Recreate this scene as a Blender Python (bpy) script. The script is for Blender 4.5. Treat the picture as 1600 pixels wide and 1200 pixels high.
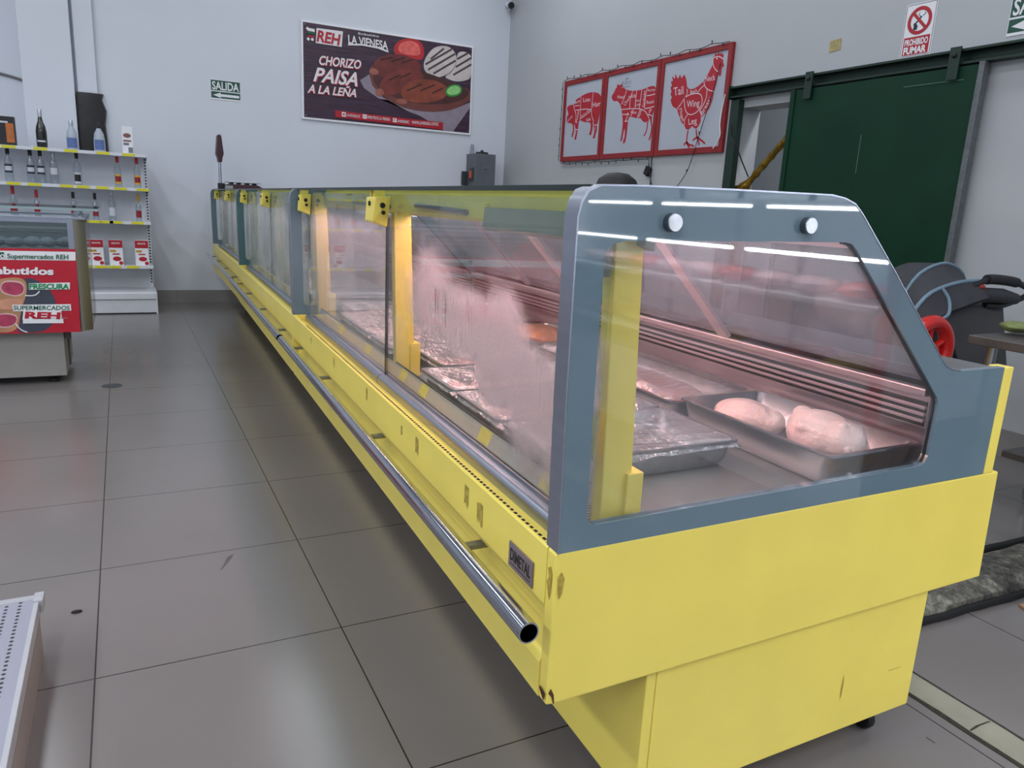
import bpy, bmesh, math, random
from mathutils import Vector, Matrix, noise
from mathutils.geometry import tessellate_polygon
random.seed(7)
for o in list(bpy.data.objects):
    bpy.data.objects.remove(o)
SC = bpy.context.scene
COL = SC.collection

# ------------------------------------------------------------------ camera
YAW, PITCH, ROLL = 0.4817274, 0.2310998, 0.0508470
cyw, syw, cpt, spt = math.cos(YAW), math.sin(YAW), math.cos(PITCH), math.sin(PITCH)
fw = Vector((syw * cpt, cyw * cpt, -spt))
rt = Vector((cyw, -syw, 0))
up = rt.cross(fw)
rt2 = rt * math.cos(ROLL) + up * math.sin(ROLL)
up2 = up * math.cos(ROLL) - rt * math.sin(ROLL)
cam = bpy.data.cameras.new('camera')
cam.sensor_width = 36.0
cam.lens = 36.0 * 1168.011 / 1600.0
cam.clip_start = 0.02
camo = bpy.data.objects.new('camera', cam)
COL.objects.link(camo)
mw = Matrix.Identity(4)
for i in range(3):
    mw[i][0], mw[i][1], mw[i][2] = rt2[i], up2[i], -fw[i]
mw[0][3], mw[1][3], mw[2][3] = 0.12646, -2.45462, 1.15728
camo.matrix_world = mw
SC.camera = camo

# ------------------------------------------------------------------ world, lights, exposure
w = bpy.data.worlds.new('world')
SC.world = w
w.use_nodes = True
w.node_tree.nodes['Background'].inputs[0].default_value = (0.75, 0.82, 1.0, 1)
w.node_tree.nodes['Background'].inputs[1].default_value = 0.15
SC.view_settings.view_transform = 'Standard'
SC.view_settings.look = 'None'
SC.view_settings.gamma = 1.0
SC.view_settings.exposure = -0.2
SC.view_settings.use_curve_mapping = False


def area(name, loc, sx, sy, power, col, rot=(0, 0, 0)):
    l = bpy.data.lights.new(name, 'AREA')
    l.shape = 'RECTANGLE'
    l.size, l.size_y = sx, sy
    l.energy = power
    l.color = col
    o = bpy.data.objects.new(name, l)
    o.location = loc
    o.rotation_euler = rot
    COL.objects.link(o)
    return o


# rows of ceiling tube luminaires (above the frame)
COOL = (0.90, 0.95, 1.0)
for x, row in ((-3.4, (120, 85, 66, 22)), (-1.0, (66, 42, 42, 22)), (1.6, (50, 26, 21, 20)), (3.4, (36, 20, 20, 30))):
    for y, p in zip((-4.6, -1.6, 1.6, 4.4), row):
        area('ceiling_tube_light', (x, y, 4.2), 0.6 if y > 4 else 0.4, 2.2, p, COOL)

# ------------------------------------------------------------------ materials


def lin(h):
    h = h.lstrip('#')
    r = []
    for i in (0, 2, 4):
        c = int(h[i:i + 2], 16) / 255.0
        r.append(c / 12.92 if c <= 0.04045 else ((c + 0.055) / 1.055) ** 2.4)
    return tuple(r) + (1.0,)


class NT:
    def __init__(self, name):
        self.m = bpy.data.materials.new(name)
        self.m.use_nodes = True
        self.t = self.m.node_tree
        self.n = self.t.nodes
        self.n.clear()
        self.out = self.n.new('ShaderNodeOutputMaterial')

    def node(self, kind, **kw):
        n = self.n.new('ShaderNode' + kind)
        for k, v in kw.items():
            setattr(n, k, v)
        return n

    def link(self, a, b):
        self.t.links.new(a, b)

    def val(self, sock, v):
        if hasattr(v, 'is_output') or isinstance(v, bpy.types.NodeSocket):
            self.link(v, sock)
        else:
            sock.default_value = v

    def math(self, op, a, b=0.0, c=None, clamp=False):
        n = self.node('Math', operation=op)
        n.use_clamp = clamp
        self.val(n.inputs[0], a)
        self.val(n.inputs[1], b)
        if c is not None:
            self.val(n.inputs[2], c)
        return n.outputs[0]

    def pos(self):
        g = self.node('NewGeometry')
        s = self.node('SeparateXYZ')
        self.link(g.outputs['Position'], s.inputs[0])
        return s.outputs[0], s.outputs[1], s.outputs[2]

    def noise(self, scale, detail=3, vec=None, rough=0.5):
        n = self.node('TexNoise')
        n.inputs['Scale'].default_value = scale
        n.inputs['Detail'].default_value = detail
        n.inputs['Roughness'].default_value = rough
        if vec is None:
            vec = self.node('TexCoord').outputs['Object']
        self.link(vec, n.inputs['Vector'])
        return n.outputs['Fac']

    def smooth(self, v, a, b):
        n = self.node('MapRange', interpolation_type='SMOOTHSTEP')
        self.val(n.inputs['Value'], v)
        n.inputs['From Min'].default_value = a
        n.inputs['From Max'].default_value = b
        return n.outputs['Result']

    def ramp(self, fac, stops):
        n = self.node('ValToRGB')
        e = n.color_ramp.elements
        while len(e) < len(stops):
            e.new(0.5)
        for i, (p, c) in enumerate(stops):
            e[i].position = p
            e[i].color = c
        self.link(fac, n.inputs[0])
        return n.outputs[0]

    def mix(self, fac, a, b):
        n = self.node('Mix', data_type='RGBA')
        self.val(n.inputs['Factor'], fac)
        self.val(n.inputs['A'], a)
        self.val(n.inputs['B'], b)
        return n.outputs['Result']

    def bsdf(self, col, rough=0.5, metal=0.0, spec=0.5, coat=0.0):
        b = self.node('BsdfPrincipled')
        self.val(b.inputs['Base Color'], col)
        self.val(b.inputs['Roughness'], rough)
        self.val(b.inputs['Metallic'], metal)
        b.inputs['Specular IOR Level'].default_value = spec
        b.inputs['Coat Weight'].default_value = coat
        b.inputs['Coat Roughness'].default_value = 0.05
        return b

    def bump(self, h, strength, dist=0.01):
        n = self.node('Bump')
        n.inputs['Strength'].default_value = strength
        n.inputs['Distance'].default_value = dist
        self.link(h, n.inputs['Height'])
        return n.outputs[0]

    def done(self, shader):
        self.link(shader, self.out.inputs['Surface'])
        return self.m


def M(name, hexc, rough=0.5, metal=0.0, var=0.06, scale=9.0, bump=0.0, bscale=60.0, spec=0.5, coat=0.0, stretch=None):
    t = NT(name)
    c = lin(hexc)
    vec = None
    if stretch:
        mp = t.node('Mapping')
        mp.inputs['Scale'].default_value = stretch
        t.link(t.node('TexCoord').outputs['Object'], mp.inputs[0])
        vec = mp.outputs[0]
    f = t.noise(scale, 4, vec)
    lo = tuple(max(0, x * (1 - var)) for x in c[:3]) + (1,)
    hi = tuple(min(1, x * (1 + var)) for x in c[:3]) + (1,)
    col = t.ramp(f, [(0.3, lo), (0.7, hi)])
    b = t.bsdf(col, rough, metal, spec, coat)
    if bump:
        t.link(t.bump(t.noise(bscale, 3, vec), bump, 0.004), b.inputs['Normal'])
    return t.done(b.outputs[0])


def emis(name, col, s):
    t = NT(name)
    e = t.node('Emission')
    e.inputs[0].default_value = col
    e.inputs[1].default_value = s
    return t.done(e.outputs[0])


def facing_fac(t, base=0.04):
    lw = t.node('LayerWeight')
    lw.inputs['Blend'].default_value = 0.5
    p = t.math('POWER', lw.outputs['Facing'], 5.0)
    return t.math('MULTIPLY_ADD', p, 1.0 - base, base)


def glass(name, tint, base=0.045, haze=0.0, hazecol=(0.8, 0.8, 0.82, 1), rough=0.02):
    t = NT(name)
    tr = t.node('BsdfTransparent')
    tr.inputs[0].default_value = tint
    gl = t.node('BsdfGlossy')
    gl.inputs['Roughness'].default_value = rough
    mx = t.node('MixShader')
    t.link(facing_fac(t, base), mx.inputs[0])
    t.link(tr.outputs[0], mx.inputs[1])
    t.link(gl.outputs[0], mx.inputs[2])
    if not haze:
        return t.done(mx.outputs[0])
    df = t.node('BsdfDiffuse')
    df.inputs[0].default_value = hazecol
    tl = t.node('BsdfTranslucent')
    tl.inputs[0].default_value = hazecol
    md = t.node('MixShader')
    md.inputs[0].default_value = 0.5
    t.link(df.outputs[0], md.inputs[1])
    t.link(tl.outputs[0], md.inputs[2])
    m2 = t.node('MixShader')
    n = t.noise(5.0, 4)
    t.link(t.math('MULTIPLY', n, haze * 1.7, clamp=True), m2.inputs[0])
    t.link(mx.outputs[0], m2.inputs[1])
    t.link(md.outputs[0], m2.inputs[2])
    return t.done(m2.outputs[0])


def fog_glass(name):
    """front pane with condensation: an S shaped patch with drip tracks (pane coordinates v = local y, z)"""
    t = NT(name)
    tr = t.node('BsdfTransparent')
    tr.inputs[0].default_value = (0.90, 0.94, 0.93, 1)
    gl = t.node('BsdfGlossy')
    gl.inputs['Roughness'].default_value = 0.02
    mx = t.node('MixShader')
    t.link(facing_fac(t, 0.045), mx.inputs[0])
    t.link(tr.outputs[0], mx.inputs[1])
    t.link(gl.outputs[0], mx.inputs[2])
    s = t.node('SeparateXYZ')
    t.link(t.node('TexCoord').outputs['Object'], s.inputs[0])
    v, z = s.outputs[1], s.outputs[2]
    wob = t.math('MULTIPLY_ADD', t.noise(14.0, 3), 0.5, -0.25)

    def ell(cv, cz, rv, rz, ang=0.0, soft=0.35):
        ca, sa = math.cos(ang), math.sin(ang)
        dv = t.math('SUBTRACT', v, cv)
        dz = t.math('SUBTRACT', z, cz)
        a = t.math('ADD', t.math('MULTIPLY', dv, ca / rv), t.math('MULTIPLY', dz, sa / rv))
        b = t.math('ADD', t.math('MULTIPLY', dv, -sa / rz), t.math('MULTIPLY', dz, ca / rz))
        d = t.math('SQRT', t.math('ADD', t.math('MULTIPLY', a, a), t.math('MULTIPLY', b, b)))
        d = t.math('ADD', d, wob)
        return t.smooth(d, 1.0 + soft * 0.3, 1.0 - soft)

    parts = [ell(0.85, 0.925, 0.21, 0.13, 0.0, 0.9), ell(0.62, 0.90, 0.26, 0.095, 0.0, 0.5), ell(0.42, 0.865, 0.16, 0.145, -0.3, 0.4),
             ell(0.27, 0.80, 0.14, 0.13, -0.5, 0.4), ell(0.15, 0.785, 0.13, 0.15, 0.0, 0.5), ell(0.09, 0.90, 0.10, 0.08, 0.0, 0.5)]
    m = parts[0]
    for p in parts[1:]:
        m = t.math('MAXIMUM', m, p)
    # drip tracks: vertical streaks cleared from the fog
    mp = t.node('Mapping')
    mp.inputs['Scale'].default_value = (1, 85, 6)
    t.link(t.node('TexCoord').outputs['Object'], mp.inputs[0])
    st = t.noise(1.0, 2, mp.outputs[0])
    zone1 = t.math('MULTIPLY', t.smooth(v, 0.56, 0.60), t.smooth(v, 0.90, 0.86))
    zone1 = t.math('MULTIPLY', zone1, t.math('MULTIPLY', t.smooth(z, 0.83, 0.85), t.smooth(z, 0.97, 0.94)))
    zone2 = t.math('MULTIPLY', t.smooth(v, 0.30, 0.12), t.smooth(z, 0.80, 0.84))
    zone = t.math('MAXIMUM', zone1, t.math('MULTIPLY', zone2, 0.9))
    clear = t.math('MULTIPLY', t.smooth(st, 0.50, 0.60), zone)
    m = t.math('MULTIPLY', m, t.math('SUBTRACT', 1.0, t.math('MULTIPLY', clear, 0.85)))
    # overall light breath haze
    spk = t.noise(260.0, 2)
    m = t.math('MULTIPLY', m, t.math('SUBTRACT', 1.0, t.math('MULTIPLY', t.smooth(spk, 0.50, 0.62), 0.18)))
    hz = t.math('MULTIPLY', t.smooth(t.noise(4.0, 3), 0.35, 0.75), 0.10)
    m = t.math('MAXIMUM', t.math('MULTIPLY', m, 0.68), hz)
    df = t.node('BsdfDiffuse')
    df.inputs[0].default_value = (0.52, 0.49, 0.50, 1)
    tl = t.node('BsdfTranslucent')
    tl.inputs[0].default_value = (0.48, 0.45, 0.46, 1)
    md = t.node('MixShader')
    md.inputs[0].default_value = 0.6
    t.link(df.outputs[0], md.inputs[1])
    t.link(tl.outputs[0], md.inputs[2])
    m2 = t.node('MixShader')
    t.link(m, m2.inputs[0])
    t.link(mx.outputs[0], m2.inputs[1])
    t.link(md.outputs[0], m2.inputs[2])
    return t.done(m2.outputs[0])


def film_mat(name):
    t = NT(name)
    tc = t.node('TexCoord').outputs['Object']
    hs = []
    for sc in ((4, 26, 8), (16, 9, 8)):
        mp = t.node('Mapping')
        mp.inputs['Scale'].default_value = sc
        t.link(tc, mp.inputs[0])
        hs.append(t.noise(1.8, 4, mp.outputs[0], 0.6))
    h = t.math('ADD', t.math('MULTIPLY', hs[0], 0.65), t.math('MULTIPLY', hs[1], 0.35))
    bn = t.bump(h, 1.0, 0.045)
    tr = t.node('BsdfTransparent')
    tr.inputs[0].default_value = (0.95, 0.94, 0.95, 1)
    gl = t.node('BsdfGlossy')
    gl.inputs['Roughness'].default_value = 0.17
    t.link(bn, gl.inputs['Normal'])
    df = t.node('BsdfDiffuse')
    df.inputs[0].default_value = (0.85, 0.84, 0.86, 1)
    t.link(bn, df.inputs['Normal'])
    m0 = t.node('MixShader')
    m0.inputs[0].default_value = 0.22
    t.link(gl.outputs[0], m0.inputs[1])
    t.link(df.outputs[0], m0.inputs[2])
    mx = t.node('MixShader')
    t.link(t.math('MULTIPLY_ADD', t.smooth(h, 0.45, 0.65), 0.40, 0.42), mx.inputs[0])
    t.link(tr.outputs[0], mx.inputs[1])
    t.link(m0.outputs[0], mx.inputs[2])
    return t.done(mx.outputs[0])


def floor_mat(name, hexc, seam, ox, oy, size=0.6, rough=0.22):
    t = NT(name)
    x, y, z = t.pos()
    c = lin(hexc)

    def edge(p, off):
        a = t.math('DIVIDE', t.math('SUBTRACT', p, off), size)
        f = t.math('SUBTRACT', a, t.math('FLOOR', a))
        d = t.math('MINIMUM', f, t.math('SUBTRACT', 1.0, f))
        return t.math('MULTIPLY', d, size)
    d = t.math('MINIMUM', edge(x, ox), edge(y, oy))
    line = t.smooth(d, 0.0026, 0.0012)
    g = t.node('NewGeometry')
    n1 = t.noise(1.3, 4, g.outputs['Position'])
    n2 = t.noise(30.0, 3, g.outputs['Position'])
    col = t.ramp(n1, [(0.3, tuple(v * 0.93 for v in c[:3]) + (1,)), (0.7, tuple(min(1, v * 1.05) for v in c[:3]) + (1,))])
    col = t.mix(t.math('MULTIPLY', n2, 0.10), col, lin('#6b6866'))
    col = t.mix(line, col, lin(seam))
    r = t.math('MULTIPLY_ADD', n1, 0.14, rough - 0.05)
    b = t.bsdf(col, r, 0.0, 0.55)
    return t.done(b.outputs[0])


def wall_mat(name, hexc):
    t = NT(name)
    g = t.node('NewGeometry')
    c = lin(hexc)
    n1 = t.noise(0.7, 4, g.outputs['Position'])
    n2 = t.noise(90.0, 2, g.outputs['Position'])
    col = t.ramp(n1, [(0.3, tuple(v * 0.95 for v in c[:3]) + (1,)), (0.7, tuple(min(1, v * 1.04) for v in c[:3]) + (1,))])
    b = t.bsdf(col, 0.55, 0.0, 0.4)
    t.link(t.bump(n2, 0.08, 0.002), b.inputs['Normal'])
    return t.done(b.outputs[0])


def perf_mat(name, hexc, x0, sx, y0, sy, r, nx):
    """sheet steel with rows of small punched holes (world x rows counted from the right edge)"""
    t = NT(name)
    x, y, z = t.pos()
    a = t.math('DIVIDE', t.math('SUBTRACT', x0, x), sx)
    row = t.math('FLOOR', a)
    fx = t.math('MULTIPLY', t.math('SUBTRACT', t.math('SUBTRACT', a, row), 0.5), sx)
    sh = t.math('MULTIPLY', row, 0.5)
    b_ = t.math('ADD', t.math('DIVIDE', t.math('SUBTRACT', y, y0), sy), sh)
    fy = t.math('MULTIPLY', t.math('SUBTRACT', t.math('SUBTRACT', b_, t.math('FLOOR', b_)), 0.5), sy)
    d = t.math('SQRT', t.math('ADD', t.math('MULTIPLY', fx, fx), t.math('MULTIPLY', fy, fy)))
    hole = t.smooth(d, r * 1.15, r * 0.85)
    lim = t.math('MULTIPLY', t.math('GREATER_THAN', row, -0.5), t.math('LESS_THAN', row, nx - 0.5))
    hole = t.math('MULTIPLY', hole, lim)
    col = t.mix(hole, lin(hexc), lin('#15161a'))
    b = t.bsdf(col, 0.4, 0.0, 0.5)
    return t.done(b.outputs[0])


def wood_print(name):
    t = NT(name)
    mp = t.node('Mapping')
    mp.inputs['Scale'].default_value = (1.2, 1, 16)
    t.link(t.node('TexCoord').outputs['Object'], mp.inputs[0])
    f = t.noise(2.0, 5, mp.outputs[0], 0.65)
    col = t.ramp(f, [(0.3, lin('#281829')), (0.55, lin('#3e273c')), (0.75, lin('#54384a'))])
    return t.done(t.bsdf(col, 0.35).outputs[0])


def meat_mat(name, a, b_, scale=14.0, rough=0.3):
    t = NT(name)
    f = t.noise(scale, 5, None, 0.6)
    col = t.ramp(f, [(0.32, lin(a)), (0.68, lin(b_))])
    b = t.bsdf(col, rough)
    b.inputs['Subsurface Weight'].default_value = 0.15
    b.inputs['Subsurface Radius'].default_value = (0.02, 0.008, 0.006)
    t.link(t.bump(t.noise(scale * 5, 4), 0.7, 0.006), b.inputs['Normal'])
    return t.done(b.outputs[0])


def knob_mat(name):
    t = NT(name)
    f = t.noise(40.0, 2)
    col = t.ramp(f, [(0.3, lin('#85888c')), (0.7, lin('#9a9da1'))])
    b = t.bsdf(col, 0.28, 1.0)
    b.inputs['Anisotropic'].default_value = 0.8
    tg = t.node('Tangent', direction_type='RADIAL', axis='Y')
    t.link(tg.outputs[0], b.inputs['Tangent'])
    return t.done(b.outputs[0])


YEL = M('yellow_enamel', '#ead562', 0.32, var=0.04, scale=5, spec=0.5)
YELD = M('yellow_enamel_worn', '#e2c845', 0.36, var=0.07, scale=14)
GREY = M('blue_grey_enamel', '#62757f', 0.025, var=0.05, scale=4, spec=0.4, coat=0.0)
TEAL = M('teal_grey_enamel', '#3f6468', 0.2, var=0.05, scale=4, coat=0.5)
ALU = M('anodised_aluminium', '#9aa0ad', 0.35, 0.85, var=0.06, stretch=(1, 0.05, 1), scale=60)
CHROME = M('polished_steel_tube', '#b9bcc4', 0.12, 1.0, var=0.05)
STEEL = M('brushed_stainless', '#a9adb0', 0.33, 1.0, var=0.10, scale=40, stretch=(1, 0.04, 1), bump=0.05)
STEELD = M('dull_stainless', '#8d8d8f', 0.42, 0.9, var=0.10, scale=30, stretch=(1, 0.05, 1))
DECKM = M('grey_deck_steel', '#8f9592', 0.38, 0.6, var=0.08, scale=10)
BLACK = M('black_rubber', '#0d0e10', 0.5, var=0.1)
BLACKP = M('black_plastic_film', '#08080b', 0.42, var=0.2, bump=0.5, bscale=14)
DARK = M('dark_recess', '#08080a', 0.8, var=0.1)
GLASS = glass('clear_glass', (0.93, 0.96, 0.95, 1), 0.05)
ENDGLASS = glass('end_glass', (0.93, 0.95, 0.96, 1), 0.06, 0.02)
HAZE = glass('hazy_glass', (0.88, 0.92, 0.91, 1), 0.05, 0.16, (0.72, 0.74, 0.76, 1))
HAZE2 = glass('hazier_glass', (0.80, 0.86, 0.84, 1), 0.05, 0.34, (0.70, 0.72, 0.74, 1))
REARGLASS = glass('rear_door_glass', (0.86, 0.85, 0.87, 1), 0.05, 0.26, (0.62, 0.57, 0.62, 1))
TOPGLASS = glass('top_glass', (0.62, 0.72, 0.68, 1), 0.06)
FOG = fog_glass('fogged_glass')
FILM = film_mat('cling_film')
SILV = M('frosted_lamp_cover', '#8f9184', 0.4, var=0.04)
STRIP = M('grey_price_strip', '#9b9ca1', 0.45, var=0.05)
TAG = M('yellow_price_paper', '#c9bc5a', 0.6, var=0.12, scale=40)
TAGB = M('yellow_shelf_ticket', '#d8d02a', 0.5, var=0.05)
PINK = emis('pink_meat_tube', (1.0, 0.55, 0.62, 1), 36.0)
PALE = emis('pale_case_tube', (1.0, 0.80, 0.82, 1), 6.0)
LED = emis('white_led_tube', (0.93, 0.97, 1.0, 1), 55.0)
WALL = wall_mat('painted_wall', '#d3d7e0')
WALL2 = wall_mat('painted_wall_right', '#b2b5b9')
CEIL = wall_mat('ceiling_paint', '#d0d2d6')
FLOOR = floor_mat('porcelain_tile_floor', '#746f6e', '#2a2726', 0.0, 0.0, rough=0.18)
BASEB = floor_mat('tile_skirting', '#8b8786', '#5a5654', 0.0, 50.0, rough=0.3)
WHITE = M('white_sheet_steel', '#d6d9e0', 0.38, var=0.03)
WHITEP = M('white_print', '#e6e6ea', 0.45, var=0.03)
GREEND = M('dark_green_paint', '#083322', 0.5, var=0.15, scale=3, spec=0.22)
GREENP = M('green_post_paint', '#0d2a20', 0.5, var=0.1)
GALV = M('galvanised_edge', '#6d7274', 0.5, 0.6, var=0.15, scale=30)
REDF = M('red_timber', '#8c1f23', 0.55, var=0.12, scale=12, bump=0.1)
CANV = M('white_canvas', '#aeb3bf', 0.7, var=0.04, scale=3)
REDP = M('red_print', '#ae1c2c', 0.5, var=0.05)
GRNP = M('green_print', '#0f5a3c', 0.45, var=0.05)
GRNB = M('green_sign_lettering', '#1c8a55', 0.45, var=0.04)
SIGNR = M('red_sign_print', '#b71a2e', 0.32, var=0.04)
DKPLUM = wood_print('dark_wood_print')
BOX = M('grey_box_paint', '#5d6369', 0.45, var=0.05)
ORANGE = M('orange_plastic', '#d2572a', 0.4, var=0.05)

# ------------------------------------------------------------------ mesh helpers


class MB:
    def __init__(self, fn=None):
        self.v, self.f, self.fn = [], [], fn

    def add(self, vs, fs):
        n = len(self.v)
        self.v += [tuple(p) for p in vs]
        self.f += [tuple(i + n for i in q) for q in fs]
        return self

    def box(self, x0, x1, y0, y1, z0, z1):
        return self.add([(x0, y0, z0), (x1, y0, z0), (x1, y1, z0), (x0, y1, z0), (x0, y0, z1), (x1, y0, z1), (x1, y1, z1), (x0, y1, z1)],
                        [(0, 3, 2, 1), (4, 5, 6, 7), (0, 1, 5, 4), (1, 2, 6, 5), (2, 3, 7, 6), (3, 0, 4, 7)])

    def prism(self, pts, place, t0, t1, hole=None):
        """outline (and optional hole) in a plane, extruded from t0 to t1 through place(a, b, t)"""
        loops = [pts] + ([hole] if hole else [])
        flat = [p for l in loops for p in l]
        n = len(flat)
        vs = [place(a, b, t0) for a, b in flat] + [place(a, b, t1) for a, b in flat]
        if hole:
            tris = tessellate_polygon([[Vector((a, b, 0)) for a, b in l] for l in loops])
            fs = [tuple(t) for t in tris] + [tuple(i + n for i in reversed(t)) for t in tris]
        else:
            fs = [tuple(range(n)), tuple(range(2 * n - 1, n - 1, -1))]
        o = 0
        for l in loops:
            k = len(l)
            for i in range(k):
                j = (i + 1) % k
                fs.append((o + i, o + j, o + j + n, o + i + n))
            o += k
        return self.add(vs, fs)

    def flat(self, pts, place, t):
        tris = tessellate_polygon([[Vector((a, b, 0)) for a, b in pts]])
        return self.add([place(a, b, t) for a, b in pts], [tuple(q) for q in tris])

    def tube(self, path, r, n=10, caps=True):
        P = [Vector(p) for p in path]
        rs = r if isinstance(r, (list, tuple)) else [r] * len(P)
        rings = []
        prev = None
        for i, p in enumerate(P):
            d = (P[min(i + 1, len(P) - 1)] - P[max(i - 1, 0)]).normalized()
            if prev is None:
                a = d.cross(Vector((0, 0, 1)))
                if a.length < 1e-3:
                    a = d.cross(Vector((1, 0, 0)))
            else:
                a = prev - d * prev.dot(d)
            a.normalize()
            prev = a
            b = d.cross(a)
            rings.append([p + (a * math.cos(k * 2 * math.pi / n) + b * math.sin(k * 2 * math.pi / n)) * rs[i] for k in range(n)])
        vs = [q for ring in rings for q in ring]
        fs = []
        for i in range(len(P) - 1):
            for k in range(n):
                k2 = (k + 1) % n
                fs.append((i * n + k, i * n + k2, (i + 1) * n + k2, (i + 1) * n + k))
        if caps:
            fs.append(tuple(range(n - 1, -1, -1)))
            fs.append(tuple((len(P) - 1) * n + k for k in range(n)))
        return self.add(vs, fs)

    def lathe(self, prof, c, n=20, axis='z', sx=1.0, sy=1.0):
        vs, fs = [], []
        for r, h in prof:
            for k in range(n):
                a = 2 * math.pi * k / n
                x, y = r * math.cos(a) * sx, r * math.sin(a) * sy
                if axis == 'z':
                    vs.append((c[0] + x, c[1] + y, c[2] + h))
                elif axis == 'y':
                    vs.append((c[0] + x, c[1] + h, c[2] + y))
                else:
                    vs.append((c[0] + h, c[1] + x, c[2] + y))
        m = len(prof)
        for i in range(m - 1):
            for k in range(n):
                k2 = (k + 1) % n
                fs.append((i * n + k, i * n + k2, (i + 1) * n + k2, (i + 1) * n + k))
        fs.append(tuple(range(n - 1, -1, -1)))
        fs.append(tuple((m - 1) * n + k for k in range(n)))
        return self.add(vs, fs)

    def ribbon(self, pts, width, place, t):
        """flat printed stroke along a polyline in a plane"""
        P = [Vector((a, b)) for a, b in pts]
        L, R = [], []
        for i, p in enumerate(P):
            d = (P[min(i + 1, len(P) - 1)] - P[max(i - 1, 0)])
            d.normalize()
            nn = Vector((-d.y, d.x)) * width / 2
            L.append(p + nn)
            R.append(p - nn)
        vs = [place(q.x, q.y, t) for q in L] + [place(q.x, q.y, t) for q in R]
        k = len(P)
        return self.add(vs, [(i, i + 1, k + i + 1, k + i) for i in range(k - 1)])

    def ball(self, c, r, n=14, m=9):
        vs, fs = [], []
        for i in range(m + 1):
            th = math.pi * i / m
            for k in range(n):
                ph = 2 * math.pi * k / n
                vs.append((c[0] + r[0] * math.sin(th) * math.cos(ph), c[1] + r[1] * math.sin(th) * math.sin(ph), c[2] + r[2] * math.cos(th)))
        for i in range(m):
            for k in range(n):
                k2 = (k + 1) % n
                fs.append((i * n + k, (i + 1) * n + k, (i + 1) * n + k2, i * n + k2))
        return self.add(vs, fs)

    def rot(self, ang, c, axis='Z', start=0):
        R = Matrix.Rotation(ang, 3, axis)
        c = Vector(c)
        for i in range(start, len(self.v)):
            self.v[i] = tuple(R @ (Vector(self.v[i]) - c) + c)
        return self


def wpos(o):
    p = Vector((0, 0, 0))
    while o:
        p += o.location
        o = o.parent
    return p


def obj(name, mb, mat, parent=None, bevel=0.0, smooth=False, seg=2):
    me = bpy.data.meshes.new(name)
    off = wpos(parent) if parent else Vector((0, 0, 0))
    fn = mb.fn
    vs = [(Vector(fn(*p)) if fn else Vector(p)) - off for p in mb.v]
    o = bpy.data.objects.new(name, me)
    if parent is None:      # origin at the base centre of the mesh
        c = Vector(((min(v.x for v in vs) + max(v.x for v in vs)) / 2, (min(v.y for v in vs) + max(v.y for v in vs)) / 2, min(v.z for v in vs)))
        vs = [v - c for v in vs]
        o.location = c
    me.from_pydata([tuple(v) for v in vs], [], mb.f)
    bm = bmesh.new()
    bm.from_mesh(me)
    bmesh.ops.remove_doubles(bm, verts=bm.verts, dist=1e-6)
    bmesh.ops.recalc_face_normals(bm, faces=bm.faces)
    if bevel:
        es = [e for e in bm.edges if len(e.link_faces) == 2 and e.calc_face_angle(0) > 0.6]
        bmesh.ops.bevel(bm, geom=es, offset=bevel, segments=seg, affect='EDGES', profile=0.6)
    bm.to_mesh(me)
    bm.free()
    if smooth:
        me.shade_smooth()
        me.set_sharp_from_angle(angle=0.7)
    me.materials.append(mat)
    COL.objects.link(o)
    if parent:
        o.parent = parent
    return o


def thing(name, label, cat, loc, group=None):
    o = bpy.data.objects.new(name, None)
    o.empty_display_size = 0.1
    COL.objects.link(o)
    o.location = loc
    return tag(o, label, cat, group)


def tag(o, label, cat, group=None):
    o['label'] = label
    o['category'] = cat
    if group:
        o['group'] = group
    return o


def struct(name, mb, mat, parent=None, **k):
    o = obj(name, mb, mat, parent, **k)
    if parent is None:
        o['kind'] = 'structure'
    return o


def text_pts(s, bold=0.012):
    cu = bpy.data.curves.new('lettering_curve', 'FONT')
    cu.body = s
    cu.size = 1.0
    cu.offset = bold
    cu.resolution_u = 3
    o = bpy.data.objects.new('lettering_curve', cu)
    COL.objects.link(o)
    dg = bpy.context.evaluated_depsgraph_get()
    me = bpy.data.meshes.new_from_object(o.evaluated_get(dg))
    vs = [(v.co.x, v.co.y) for v in me.vertices]
    fs = [tuple(p.vertices) for p in me.polygons]
    bpy.data.objects.remove(o)
    bpy.data.curves.remove(cu)
    bpy.data.meshes.remove(me)
    return vs, fs


def text(mb, s, p0, p1, p2, place, t, bold=0.012):
    """lettering fitted to the parallelogram p0 (base left), p1 (base right), p2 (top left)"""
    vs, fs = text_pts(s, bold)
    x0, x1 = min(v[0] for v in vs), max(v[0] for v in vs)
    y1 = 0.72
    y0 = 0.0
    out = []
    for x, y in vs:
        a, b = (x - x0) / (x1 - x0), (y - y0) / (y1 - y0)
        out.append(place(p0[0] + (p1[0] - p0[0]) * a + (p2[0] - p0[0]) * b, p0[1] + (p1[1] - p0[1]) * a + (p2[1] - p0[1]) * b, t))
    return mb.add(out, fs)


def children(o):
    return [c for c in bpy.data.objects if c.parent == o]


def dup(root, loc, label, group=None):
    kids = [(c, [g for g in bpy.data.objects if g.parent == c]) for c in bpy.data.objects if c.parent == root]
    r = root.copy()
    COL.objects.link(r)
    r.location = loc
    r['label'] = label
    if group:
        r['group'] = group
    for c, gs in kids:
        d = c.copy()
        COL.objects.link(d)
        d.parent = r
        for g in gs:
            e = g.copy()
            COL.objects.link(e)
            e.parent = d
    return r


def rect(a0, a1, b0, b1):
    return [(a0, b0), (a1, b0), (a1, b1), (a0, b1)]


def circ(a, b, r, n=28, rb=None):
    rb = rb or r
    return [(a + r * math.cos(2 * math.pi * k / n), b + rb * math.sin(2 * math.pi * k / n)) for k in range(n)]


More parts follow.
